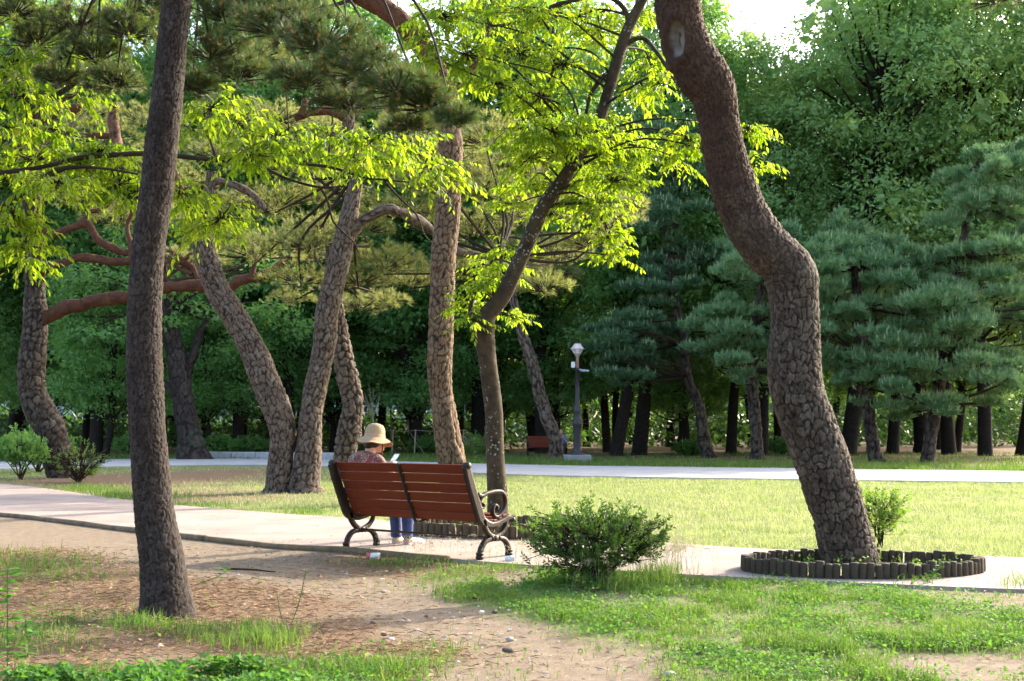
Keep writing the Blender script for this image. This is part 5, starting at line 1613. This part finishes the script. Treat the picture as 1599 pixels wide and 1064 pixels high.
# ------------------------------------------------------------------ rings of short logs
def log_ring(label, cx_, cy_, rx, ry, h, rlog, tint):
    t = thing("log_ring", label, "log edging", (cx_, cy_, 0), group="log rings round the trees", local=True)
    mt = plain("log_" + label[:5], tint, 0.9, scale=7, bump=0.6, col2=tuple(c * 0.5 for c in tint))
    var = []
    for k in range(4):
        r = rlog * (0.96 + .03 * k)
        hh = h * (0.95 + 0.035 * k)
        V, Q, T = lathe([(r * .98, -.05), (r, hh * .4), (r * .99, hh - .012), (r * .9, hh - .002), (0, hh)], 10)
        V[:, :2] *= 1 + .05 * np.sin(3 * np.arctan2(V[:, 1], V[:, 0]) + k)[:, None]
        var.append(mesh_data("log", V, Q, T, mt, True))
    th = np.linspace(0, 2 * math.pi, 2000)
    x, y = rx * np.cos(th), ry * np.sin(th)
    s = np.concatenate([[0], np.cumsum(np.hypot(np.diff(x), np.diff(y)))])
    n = int(s[-1] / (1.86 * rlog))
    for i in range(n):
        q = s[-1] * i / n
        o = link(bpy.data.objects.new("log", random.choice(var)), t)
        o.location = (np.interp(q, s, x) + random.uniform(-.006, .006), np.interp(q, s, y) + random.uniform(-.006, .006), random.uniform(-.014, .006))
        o.rotation_euler = (random.uniform(-.035, .035), random.uniform(-.035, .035), random.uniform(0, 6.28))
    a = np.linspace(0, 2 * math.pi, 48, endpoint=False)
    V = [[0, 0, h * .34]]
    for f in (.35, .7, .98):
        for q in a:
            V.append([rx * f * math.cos(q), ry * f * math.sin(q), h * (.34 - .1 * f) + .01 * random.random()])
    T = [[0, 1 + i, 1 + (i + 1) % 48] for i in range(48)]
    Q = [[1 + k * 48 + i, 1 + (k + 1) * 48 + i, 1 + (k + 1) * 48 + (i + 1) % 48, 1 + k * 48 + (i + 1) % 48] for k in range(2) for i in range(48)]
    local_part(t, "soil_bed", V, Q, T, plain("soil_bed", (0.22, 0.17, 0.10), 0.95, scale=14, bump=0.6, col2=(0.13, 0.13, 0.05)), True)
RING_A = (2.90, 10.62, .965, .60, .15, .034)
RING_B = (.14, 14.35, 1.28, .78, .19, .045)
log_ring("oval ring of short dark logs around the big plated pine", *RING_A, (0.062, 0.045, 0.026))
log_ring("oval ring of short brown logs behind the bench around the young tree", *RING_B, (0.115, 0.078, 0.042))

# ------------------------------------------------------------------ shrubs
def shrub(name, label, base, w, h, n_stem, n_tip, mat, sprig=0.10, leaf=0.028, per=26, bare=0.35, needle=True, dep=None, wide=1.0, top_flat=0.0, group=None, cat="bush", stem_mat='twig', leafiness=1.0):
    """woody shrub: stems from the base, forking to many leafy sprigs"""
    base = np.asarray(base, float)
    t = thing(name, label, cat, base, group=group)
    tw, lf = MB(), MB()
    dep = dep or w
    v = rng.normal(size=(n_tip, 3))
    v = nrm(v) * rng.uniform(0.3, 1, (n_tip, 1)) ** 0.45
    z = bare * h + (v[:, 2] * .5 + .5) * h * (1 - bare)
    zz = (z - bare * h) / (h * (1 - bare))
    prof = np.sqrt(np.clip(1 - (2 * zz - 1) ** 2 * (1 - top_flat), 0.05, 1)) if top_flat else 0.55 + 0.45 * np.sin(math.pi * np.clip(zz, 0, 1) * .8)
    tip = base + np.stack([v[:, 0] * w / 2 * prof * 1.2, v[:, 1] * dep / 2 * prof * 1.2, z + .085 * h * rng.normal(size=n_tip)], 1)
    st_end = []
    for k in range(n_stem):
        a = k * 2.4 + rng.uniform(-.3, .3)
        r = rng.uniform(.15, .42)
        e = base + np.array([math.cos(a) * r * w * .8, math.sin(a) * r * dep * .8, h * rng.uniform(.45, .75)])
        m_ = base + (e - base) * .5 + np.array([0, 0, -.03 * h]) + rng.normal(size=3) * .03 * w
        r0 = .012 * max(w, h) / .8
        tw.add(*tube([base + rng.normal(size=3) * [.03, .03, 0] - [0, 0, .02], m_, e], [r0, r0 * .75, r0 * .45], 6, 5))
        st_end += [m_, (m_ + e) / 2, e]
    st_end = np.array(st_end)
    dd = np.linalg.norm(tip[:, None] - st_end[None], axis=2) + 2 * np.maximum(0, st_end[None, :, 2] - tip[:, None, 2])
    src = st_end[np.argmin(dd, 1)]
    midp = (src + tip) / 2 + rng.normal(size=tip.shape) * .03 * w
    k0 = .004 * max(w, h) / .8
    tw.add(*sticks(src, midp, k0 * 1.2, k0 * .9))
    tw.add(*sticks(midp, tip, k0 * .9, k0 * .5))
    part(t, "stems", *tw.get(), M[stem_mat])
    keep = rng.random(n_tip) < leafiness
    tip, src = tip[keep], src[keep]
    d = nrm(nrm(tip - src) + np.array([0, 0, .35]) + .3 * rng.normal(size=tip.shape))
    u = np.linspace(0, 1, per)
    p = tip[:, None] + d[:, None] * (u[None, :, None] - .45) * sprig
    sd = nrm(rng.normal(size=p.shape))
    sd = nrm(sd - d[:, None] * (sd * d[:, None]).sum(2, keepdims=True))
    ld = d[:, None] * .55 + sd * .85
    nn = np.cross(ld, rng.normal(size=p.shape))
    lf.add(*leaves(p.reshape(-1, 3), ld.reshape(-1, 3), nn.reshape(-1, 3), leaf * rng.uniform(.7, 1.2, p.shape[0] * per), False, wide * (.5 if needle else 1.0)))
    part(t, "foliage", *lf.get(), mat)
    return t

shrub("yew_bush", "dark green spreading yew bush right of the bench at the path edge", G(930, 911), .98, .57, 16, 460, M['yew'], .11, .034, 24, .16, dep=.8, wide=1.7)
shrub("small_shrub", "small upright shrub growing right behind the plated pine trunk", G(1372, 852), .50, .56, 9, 210, M['shrub'], .09, .034, 20, .28, needle=False)
shrub("clipped_bush", "rounded clipped bush on bare stems at the left border", G(32, 748), 1.15, .95, 9, 300, M['leaf_wood'], .20, .07, 22, .42, needle=False, top_flat=.5)
shrub("clipped_bush", "rounded clipped bush cut by the left border behind the stemmed one", G(8, 744) + np.array([-.3, 3, 0]), 1.6, 1.1, 9, 260, M['leaf_wood'], .22, .08, 20, .35, needle=False, top_flat=.5)
shrub("twiggy_bush", "reddish half-bare twiggy bush at the foot of the far left pine", G(122, 752), 1.35, .85, 30, 420, M['shrub'], .12, .05, 10, .15, needle=False, stem_mat='twig', leafiness=.28)
shrub("low_bush", "low rounded dark green bush left of the dark curved pine's foot", G(1080, 712), 1.45, .62, 7, 300, M['clover'], .2, .09, 20, .1, needle=False, top_flat=.6)
shrub("low_bush", "low dark bush just left of the plated pine, on the wood's edge", G(1222, 711), 1.4, .75, 7, 260, M['leaf_wood'], .2, .09, 20, .1, needle=False, top_flat=.6)
shrub("low_bush", "grey-green bush between the tan-barked pine and the lichen-spotted trunk", G(738, 716), 1.2, .95, 8, 240, M['shrub'], .2, .08, 16, .1, needle=False, stem_mat='twig_pale', leafiness=.8)
for i, (px, py, w, h, lab) in enumerate([(345, 712, 1.6, .85, "dark hedge bush just right of the knotted tree"), (395, 711, 1.7, .8, "dark hedge bush with yellowish tips left of the twin pine"),
                                         (590, 708, 1.8, .7, "dark low bush behind the woman's hat"), (665, 709, 1.7, .75, "dark low bush left of the tan-barked pine's trunk"), (210, 712, 1.7, .9, "dark hedge bush hidden behind the front trunk"),
                                         (1290, 709, 1.3, .6, "small dark bush behind the plated pine"), (1255, 700, 1.4, .7, "dark bush in the shade behind the plated pine's left side")]):
    shrub("hedge_bush", lab, G(px, py), w, h, 6, 240, M['leaf_wood'], .22, .10, 18, .08, needle=False, top_flat=.6, group="bushes along the wood's edge")

def sapling(label, px, py, ytop, fork):
    g = G(px, py)
    D = g[1]
    t = thing("sapling", label, "sapling", g)
    tw = MB()
    rows = [P(px, py + 4, D), P(px + 1, (py + fork) / 2, D), P(px, fork, D)]
    tw.add(*tube(rows, [.05, .045, .04], 6, 4))
    for k in range(7):
        e = P(px + rng.uniform(-18, 18), ytop + rng.uniform(-10, 20), D + rng.uniform(-.3, .3))
        s = P(px, fork + rng.uniform(-10, 4), D)
        m_ = (s + e) / 2 + np.array([(s[0] - e[0]) * .15, 0, -.2])
        tw.add(*tube([s, m_, e], [.03, .022, .008], 5, 4))
    part(t, "stem", *tw.get(), M['twig_pale'])
    p = np.array([P(px + rng.uniform(-20, 20), ytop + rng.uniform(-12, 30), D + rng.uniform(-.3, .3)) for _ in range(60)])
    part(t, "foliage", *leaves(p, rand_dirs(60) + [0, 0, -.4], rand_dirs(60, 1), .16, False), None, None) if False else None
    part(t, "foliage", *leaves(p, rand_dirs(60) + [0, 0, -.4], rand_dirs(60, 1), .16, False), M['leaf_wood'])
sapling("thin pale forked sapling above the woman's hat", 582, 711, 605, 650)
sapling("thin pale sapling tied to a stake left of the tan-barked pine", 638, 708, 600, 668)
sapling("slim leafless sapling between the woman's hat and the staked sapling", 610, 706, 610, 640)

def rope_fence():
    t = thing("rope_fence", "thin rope strung on slim stakes along the wood's edge behind the woman", "fence", G(610, 708))
    xs = [552, 612, 647, 722]
    D = 60.0
    for px in xs:
        V, Q, T = tube([P(px, 712, D), P(px + 1, 690, D), P(px + 2, 671, D)], [.035, .035, .03], 6, 3)
        part(t, "stake", V, Q, T, M['twig_pale'], True)
    for a, b in zip(xs[:-1], xs[1:]):
        V, Q, T = tube([P(a + 2, 672, D), P((a + b) / 2, 674, D), P(b + 2, 672, D)], [.012] * 3, 5, 6)
        part(t, "rope", V, Q, T, M['twig_pale'])
    V, Q, T = tube([P(640, 675, D), P(653, 695, D), P(664, 710, D - .3)], [.012] * 3, 5, 4)
    part(t, "guy_rope", V, Q, T, M['twig_pale'])
rope_fence()

# ------------------------------------------------------------------ pale building glimpsed through the wood
def building():
    t = thing("building", "long pale building glimpsed between trunks beyond the wood", "building", (-26, 140, 0), local=True)
    wall = plain("pale_wall", (0.62, 0.68, 0.74), 0.8, scale=1.5, bump=0)
    local_part(t, "wall", *box(0, 0, 3.0, 62, 9, 6.2), wall)
    rf = MB()
    V = np.array([[-32, -5.4, 6.1], [32, -5.4, 6.1], [32, 5.4, 6.1], [-32, 5.4, 6.1], [-28, 0, 8.4], [28, 0, 8.4]])
    local_part(t, "roof", V, np.array([[0, 1, 5, 4], [2, 3, 4, 5], [3, 2, 1, 0]]), np.array([[1, 2, 5], [3, 0, 4]]), plain("roof_grey", (0.2, 0.2, 0.22), 0.8))
    gm = plain("dark_glass", (0.05, 0.07, 0.09), 0.1, bump=0)
    wm = plain("window_frame", (0.75, 0.76, 0.78), 0.6, bump=0)
    for k in range(14):
        f = local_part(t, "window", *box(-28 + k * 4.3, -4.53, 2.8, 2.0, .1, 1.7, .02), wm)
        for s in (-1, 1):
            local_part(f, "pane", *box(-28 + k * 4.3 + s * .47, -4.595, 2.8, .86, .03, 1.5), gm)
building()

# ------------------------------------------------------------------ grass and ground cover
def scatter(n, x0, x1, y0, y1, f, pw=1.0):
    """n accepted ground points with density f in the wedge the lens sees"""
    out = np.zeros((0, 2))
    while len(out) < n:
        m = n * 3
        y = (rng.uniform(0, 1, m) * (y1 ** pw - y0 ** pw) + y0 ** pw) ** (1 / pw)
        x = rng.uniform(-1, 1, m) * 0.50 * y
        k = (x > x0) & (x < x1) & (rng.random(m) < f(x, y))
        out = np.vstack([out, np.stack([x[k], y[k]], 1)])
        if len(out) < n * 0.02:
            break
    return out[:n]

def blades(xy, h, w, lean, seg=2):
    n = len(xy)
    h, w = np.broadcast_to(h, (n,)), np.broadcast_to(w, (n,))
    a = rng.uniform(0, 2 * math.pi, n)
    ld = np.stack([np.cos(a), np.sin(a), np.zeros(n)], 1)
    b = rng.uniform(0, 2 * math.pi, n)
    sd = np.stack([np.cos(b), np.sin(b), np.zeros(n)], 1)
    p = np.column_stack([xy, np.full(n, -.02)])
    ln = rng.uniform(0.1, 1.0, n) * lean
    up = np.array([0, 0, 1.0])
    if seg == 1:
        V = np.stack([p - sd * w[:, None] / 2, p + sd * w[:, None] / 2, p + up * (h * (1 - .3 * ln))[:, None] + ld * (h * ln)[:, None]], 1)
        return V.reshape(-1, 3), None, np.arange(3 * n).reshape(-1, 3)
    m_ = p + up * (h * .6)[:, None] + ld * (h * ln * .3)[:, None]
    tp = p + up * (h * (1 - .35 * ln))[:, None] + ld * (h * ln)[:, None]
    V = np.stack([p - sd * w[:, None] / 2, p + sd * w[:, None] / 2, m_ + sd * w[:, None] * .42, m_ - sd * w[:, None] * .42, tp], 1)
    i = (np.arange(n) * 5)[:, None]
    return V.reshape(-1, 3), i + np.array([[0, 1, 2, 3]]), i + np.array([[3, 2, 4]])

def near(E, x, y):
    return y < yat(E, x) - 0.05
def tuft(x, y, s, t=0.5):
    return sstep(t - .12, t + .12, vnoise(x * s, y * s, 7.0))

def f_front(x, y):
    g, l, f = masks(x, y)
    return np.where(near(NEAR_E, x, y), g * (0.06 + 0.94 * tuft(x, y, 5.0, .53)), 0)
xy = scatter(46000, -6, 6, 5.0, 13, f_front, 0.6)
hh = 0.028 + 0.075 * vnoise(xy[:, 0] * 3, xy[:, 1] * 3, 1.0) * rng.uniform(.5, 1.3, len(xy))
tag(obj("grass", *blades(xy, hh, rng.uniform(.003, .006, len(xy)), .8), M['grass'], kind='stuff'), "patchy green grass in the foreground right of the dirt trail", "grass")

# longer tufts at the trunk foot, under the bench and round the bush
tf = MB()
for (px, py, rx, ry, n, h) in [(225, 975, 40, 8, 130, .12), (290, 982, 40, 8, 130, .10), (340, 1000, 60, 12, 160, .09), (30, 880, 80, 22, 300, .11), (130, 896, 50, 12, 80, .08), (620, 878, 90, 5, 260, .09), (740, 890, 60, 6, 200, .10),
                               (870, 905, 40, 10, 300, .14), (960, 912, 70, 10, 500, .16), (1030, 900, 40, 10, 300, .16), (1230, 905, 60, 6, 150, .1), (1440, 912, 40, 6, 160, .12), (420, 1000, 60, 20, 400, .12), (560, 1044, 110, 16, 700, .09), (1590, 915, 30, 10, 120, .14),
                               (415, 848, 16, 3, 60, .06), (445, 851, 14, 2, 60, .06), (140, 765, 60, 6, 700, .16), (185, 775, 40, 6, 500, .16), (300, 790, 80, 5, 500, .10), (480, 800, 40, 5, 300, .1), (250, 775, 70, 5, 400, .12)]:
    q = np.array([G(px + rng.normal() * rx * .5, max(720, py + rng.normal() * ry * .5)) for _ in range(n)])[:, :2]
    dd = q[:, 1].mean()
    tf.add(*blades(q, h * rng.uniform(.5, 1.2, n), (.004 + .0002 * dd) * rng.uniform(.7, 1.3, n), .9))
tag(obj("grass", *tf.get(), M['grass'], kind='stuff'), "longer grass tufts at trunk feet, bench legs and path edges", "grass")

def f_lawn(x, y):
    g, l, f = masks(x, y)
    return np.where((y > yat(FAR_E, x) + .05) & (y < yat(FP_N, x) - .1), g, 0)
xy = scatter(105000, -22, 18, 11, 46, f_lawn, 0.45)
hh = (.035 + .06 * vnoise(xy[:, 0] * 1.5, xy[:, 1] * 1.5, 2.0)) * rng.uniform(.6, 1.2, len(xy))
tag(obj("lawn_grass", *blades(xy, hh, .004 + .00045 * xy[:, 1], .8, 1), M['lawn'], kind='stuff'), "sunlit yellow-green lawn between the two paths", "lawn")

def f_back(x, y):
    g, l, f = masks(x, y)
    return np.where(y > yat(FP_F, x) + .1, g * (.15 + .85 * tuft(x, y, 1.1, .45)), 0)
xy = scatter(45000, -30, 26, 33, 64, f_back, 0.6)
tag(obj("grass", *blades(xy, rng.uniform(.08, .22, len(xy)), .028, .7, 1), M['grass'], kind='stuff'), "shaded grass verge beyond the far path", "grass")

# broad-leaved ground cover
def cover(n, f, y0, y1, size, z, pw=.6, name="ground_cover", label="", mat='clover'):
    xy = scatter(n, -6, 6, y0, y1, f, pw)
    n = len(xy)
    p = np.column_stack([xy, rng.uniform(.005, z, n)])
    d = rand_dirs(n)
    d[:, 2] = np.abs(d[:, 2]) * .4
    o = obj(name, *leaves(p, d, rand_dirs(n, 2.2), rng.uniform(.6, 1.3, n) * size, False, 1.5), M[mat], kind='stuff')
    tag(o, label, "ground cover")
cover(700, lambda x, y: np.clip(1.5 * blob(x, y, 905, 912, 70, 7) - .1, 0, 1), 8.5, 11.5, .032, .10, label="dark leafy weeds crowding the foot of the yew bush")
cover(24000, lambda x, y: np.where(near(NEAR_E, x, y), masks(x, y)[0] * (.25 + .75 * tuft(x, y, 2.2, .45)), 0), 5.0, 12.5, .024, .035, label="low broad-leaved weeds spread through the foreground grass")
def f_clover(x, y):
    return np.clip(1.3 * blob(x, y, 330, 1078, 150, 30) + .7 * blob(x, y, 60, 1075, 70, 14) - .3, 0, 1) * tuft(x, y, 3.0, .38)
cover(4200, f_clover, 4.8, 7.5, .040, .09, label="dense bright clover patch along the bottom left edge")

# fallen needles, dry leaves, pebbles
def flakes(n, f, y0, y1, L, wd, name, label, mat, zmax=.008, fine=False, pw=.6):
    xy = scatter(n, -6, 6, y0, y1, f, pw)
    n = len(xy)
    p = np.column_stack([xy, rng.uniform(-.012, zmax, n)])
    d = rand_dirs(n)
    d[:, 2] *= .12
    o = obj(name, *leaves(p, d, rand_dirs(n, 3.0), L * rng.uniform(.5, 1.4, n), fine, wd), M[mat], kind='stuff')
    tag(o, label, "litter")
flakes(21000, lambda x, y: np.where(near(NEAR_E, x, y), masks(x, y)[1] ** 1.2, 0), 5, 13, .06, .055, "fallen_needles", "reddish fallen pine needles strewn over the left foreground", 'needle_litter')
flakes(1700, lambda x, y: np.where(near(NEAR_E, x, y), .35 + .4 * masks(x, y)[0], 0), 5, 13, .032, 1.2, "dry_leaves", "pale dry leaf scraps scattered over the foreground soil", 'dry', .02)
flakes(2200, lambda x, y: np.where(~near(NEAR_E, x, y) & (y < yat(FAR_E, x)), .4 * tuft(x, y, 1.5, .5), 0), 9, 20, .03, .8, "dry_leaves", "sparse dry scraps lying on the sandy path", 'dry', .04)

def pebbles():
    n = 1100
    xy = scatter(n, -6, 6, 5, 13, lambda x, y: np.where(near(NEAR_E, x, y), np.clip(1 - pdist(x, y, TRAIL) / 1.3, 0.06, 1) * (1 - .7 * masks(x, y)[0]), 0), .6)
    n = len(xy)
    iv = np.array([[1, 0, 0], [-1, 0, 0], [0, 1, 0], [0, -1, 0], [0, 0, 1], [0, 0, -1], [.6, .6, .5], [-.6, .6, .5], [.6, -.6, .5], [-.6, -.6, .5]], float)
    it = np.array([[4, 6, 7], [4, 8, 6], [4, 9, 8], [4, 7, 9], [0, 6, 8], [2, 7, 6], [1, 9, 7], [3, 8, 9], [0, 2, 6], [2, 1, 7], [1, 3, 9], [3, 0, 8]])
    r = .004 + .012 * rng.random(n) ** 5 * 1.6
    V = np.column_stack([xy, np.full(n, -.006)])[:, None] + iv[None] * r[:, None, None] * rng.uniform(.6, 1.3, (n, 1, 3)) * [1, 1, .6]
    T = (np.arange(n) * 10)[:, None, None] + it[None]
    m, nt, out = newmat("pebble_stone")
    g = nd(nt, "ShaderNodeNewGeometry").outputs['Random Per Island']
    c = ramp(nt, g, [(0, (.09, .07, .055)), (.5, (.26, .22, .18)), (.9, (.28, .255, .225)), (1, (.42, .4, .37))])
    b = nd(nt, "ShaderNodeBsdfPrincipled", {'Base Color': c, 'Roughness': .9})
    nt.links.new(b.outputs[0], out.inputs[0])
    M['stone'] = m
    tag(obj("pebbles", V.reshape(-1, 3), None, T.reshape(-1, 3), m, kind='stuff'), "small pebbles scattered along the dirt trail", "pebbles")
pebbles()

def stone(px, py, r, label, mat):
    V, Q, T = ell((0, 0, 0), (r, r * .8, r * .55), 8)
    V = V * (0.85 + .35 * fbm(V[:, 0] / r * 1.3 + px, V[:, 1] / r * 1.3, V[:, 2] / r * 1.3, 2))[:, None]
    o = obj("stone", V, Q, T, mat, smooth=False)
    o.location = G(px, py) + [0, 0, r * .2]
    tag(o, label, "stone", "larger stones on the dirt trail")
sm = [plain("stone_grey", (0.33, 0.30, 0.27), 0.9, scale=40, bump=.4), plain("stone_dark", (0.10, 0.08, 0.065), 0.9, scale=40, bump=.4), plain("stone_white", (0.6, 0.57, 0.53), 0.8, scale=40, bump=.3)]
for (px, py, r, lab, k) in [(599, 925, .022, "pale pebble alone on the sunlit trail left of the shaded grass", 0), (793, 1017, .030, "largest dark stone on the trail near the bottom edge", 1), (796, 1000, .026, "flat grey stone just above the largest dark stone", 0),
                            (752, 957, .020, "whitish stone on the trail's right side", 2), (773, 957, .022, "brownish stone right of the whitish stone", 1), (666, 963, .014, "small dark round stone in the middle of the trail", 1),
                            (600, 992, .020, "dark clod on the trail's left side near the grass", 1), (611, 999, .018, "white flat chip beside the dark clod", 2), (583, 973, .018, "dark stone above the dark clod", 1), (1045, 1055, .030, "grey stone in the grass at the bottom right of the trail", 0)]:
    stone(px, py, r, lab, sm[k])

def stick(px0, py0, px1, py1, r, label):
    a, b = G(px0, py0), G(px1, py1)
    m_ = (a + b) / 2 + np.array([.02, .03, .012])
    V, Q, T = tube([a + [0, 0, .01], m_, b + [0, 0, .008]], [r, r * .9, r * .5], 6, 5)
    c = a.copy()
    o = obj("fallen_stick", V - c, Q, T, M['twig'], smooth=True)
    o.location = c
    tag(o, label, "stick", "fallen sticks on the soil")
stick(345, 890, 430, 895, .010, "long dark stick lying across the shaded trail left of the bench")
stick(370, 801, 404, 803, .012, "short stick at the far edge of the sandy path")
stick(1010, 962, 1032, 950, .012, "brown stick in the grass below the yew bush")
stick(738, 936, 748, 939, .010, "stubby stick on the trail below the bench")

# ------------------------------------------------------------------ litter by the bench
def carton():
    g = G(583, 874)
    t = thing("drink_can", "white crushed drink can with a reddish end lying behind the bench", "can", g + [0, 0, .032])
    V, Q, T = lathe([(0, -.062), (.026, -.062), (.032, -.052), (.032, .05), (.027, .06), (0, .06)], 16)
    V = V * np.array([1, 1, 1])
    V[:, :2] *= (1 - .12 * np.exp(-((V[:, 2] - .01) / .02) ** 2) * (np.sin(np.arctan2(V[:, 1], V[:, 0])) > .2))[:, None]
    W = np.stack([V[:, 2] * .95 + V[:, 0] * .25, V[:, 1] + V[:, 2] * .2, V[:, 0]], 1)
    part(t, "body", W + g + [0, 0, .03], Q, T, plain("can_white", (0.7, 0.68, 0.64), 0.4, scale=20), True)
    V, Q, T = lathe([(.0285, -.064), (.0335, -.05), (.0335, -.03), (.031, -.03)], 16)
    W = np.stack([V[:, 2] * .95 + V[:, 0] * .25, V[:, 1] + V[:, 2] * .2, V[:, 0]], 1)
    part(t, "end_band", W + g + [0, 0, .03], Q, T, plain("can_red", (0.5, 0.1, 0.1), 0.4), True)
carton()
def cup():
    g = G(795, 880)
    V, Q, T = lathe([(.026, 0), (.028, .002), (.034, .05), (.042, .088), (.040, .088), (.032, .05), (.026, .006), (0, .004)], 18)
    V = V * (1 + .12 * np.sin(3 * np.arctan2(V[:, 1], V[:, 0]) + V[:, 2] * 60)[:, None] * np.array([1, 1, 0]))
    W = np.stack([V[:, 2] - .04, V[:, 1], V[:, 0] + .035], 1)
    o = obj("paper_cup", W, Q, T, plain("cup_white", (0.75, 0.74, 0.72), 0.5, scale=20), smooth=True)
    o.location = g
    tag(o, "white crumpled cup lying by the bench's right front leg", "cup")
cup()

# ------------------------------------------------------------------ weeds: seed grasses and tall stalks
def seed_grass():
    tw, lf = MB(), MB()
    for (px, py, rx, n, hm) in [(1050, 897, 40, 60, .30), (1000, 903, 40, 40, .32), (860, 893, 30, 26, .25), (820, 885, 40, 22, .22), (690, 872, 60, 24, .25), (930, 915, 60, 40, .28), (600, 868, 40, 10, .18), (1000, 885, 70, 18, .3)]:
        for _ in range(n):
            g = G(px + rng.normal() * rx * .6, py + rng.normal() * 4)
            h = hm * rng.uniform(.6, 1.15)
            l = rng.normal(size=2) * .25 * h
            pts = np.array([g, g + [l[0] * .3, l[1] * .3, h * .6], g + [l[0], l[1], h * .95], g + [l[0] * 1.7, l[1] * 1.7, h * .9]])
            c = cr(pts, 4)
            tw.add(*sticks(c[:-1], c[1:], .0011, .0009))
            k = rng.integers(6, 12)
            p = c[-6:][rng.integers(0, 6, k)] + rng.normal(size=(k, 3)) * .018
            lf.add(*leaves(p, rng.normal(size=(k, 3)) * .5 + [0, 0, -.8], rand_dirs(k), .028, False, .5))
    V, Q, T = tw.get()
    V2, Q2, T2 = lf.get()
    o = obj("seed_grass", np.vstack([V, V2]), Q, T2 + len(V), M['seed_grass'], kind='stuff')
    tag(o, "wispy pale seed-headed grass round the yew bush and bench", "grass")
seed_grass()

def weed(label, px, py, h, n, leaf, D=None, spread=.12, mat='clover'):
    g = G(px, py)
    t = thing("weed", label, "weed", g, group="single tall weeds")
    tw, lf = MB(), MB()
    l = rng.normal(size=2) * .06
    c = cr(np.array([g, g + [l[0], l[1], h * .5], g + [l[0] * 1.6, l[1] * 1.6, h]]), 10)
    tw.add(*sticks(c[:-1], c[1:], .0035, .0025))
    i = rng.integers(4, len(c), n)
    a = rng.uniform(0, 6.28, n)
    d = np.stack([np.cos(a), np.sin(a), np.full(n, .15)], 1) + rng.normal(size=(n, 3)) * .2
    lf.add(*leaves(c[i], d, rand_dirs(n, 2.5), leaf * rng.uniform(.6, 1.2, n), True, 1.0))
    part(t, "stem", *tw.get(), M['clover'])
    part(t, "leaves", *lf.get(), M[mat])
weed("tall thin leafy weed at the bottom left corner", 12, 1066, .52, 34, .085)
weed("short leafy weed beside the tall one at bottom left", 45, 1058, .26, 18, .07)
weed("small leafy weed against the right side of the front trunk", 303, 915, .12, 9, .08)
weed("yellow-green leafy weed in front of the right log ring", 1440, 912, .16, 26, .06)
weed("thin seed-headed stalk left of the dirt trail", 455, 975, .34, 8, .025)
weed("second thin stalk left of the dirt trail", 446, 985, .22, 6, .02)
weed("yellow-green weed spike beside the twiggy bush", 143, 752, .55, 60, .10, mat='leaf_zelkova')
weed("upright nettle-like weed before the grey-green bush", 739, 727, .9, 60, .16)

def ring_weeds():
    mb = MB()
    for R, n in ((RING_A, 110), (RING_B, 220)):
        a, r = rng.uniform(0, 6.28, n), np.sqrt(rng.random(n)) * .92
        p = np.stack([R[0] + R[2] * r * np.cos(a), R[1] + R[3] * r * np.sin(a), np.full(n, R[4] * .25)], 1)
        h = rng.uniform(.03, .12, n)
        for _ in range(4):
            q = p + np.stack([rng.normal(size=n) * .02, rng.normal(size=n) * .02, h * rng.uniform(.3, 1, n)], 1)
            mb.add(*leaves(q, rand_dirs(n, .2), rand_dirs(n, 1.5), .03 * rng.uniform(.5, 1.3, n), False, 1.2))
        mb.add(*sticks(p, p + np.stack([rng.normal(size=n) * .01, rng.normal(size=n) * .01, h], 1), .0018, .001))
    V, Q, T = mb.get()
    tag(obj("weeds", V, Q, T, M['grass'], kind='stuff'), "sparse small weeds growing inside the log rings", "weeds")
ring_weeds()
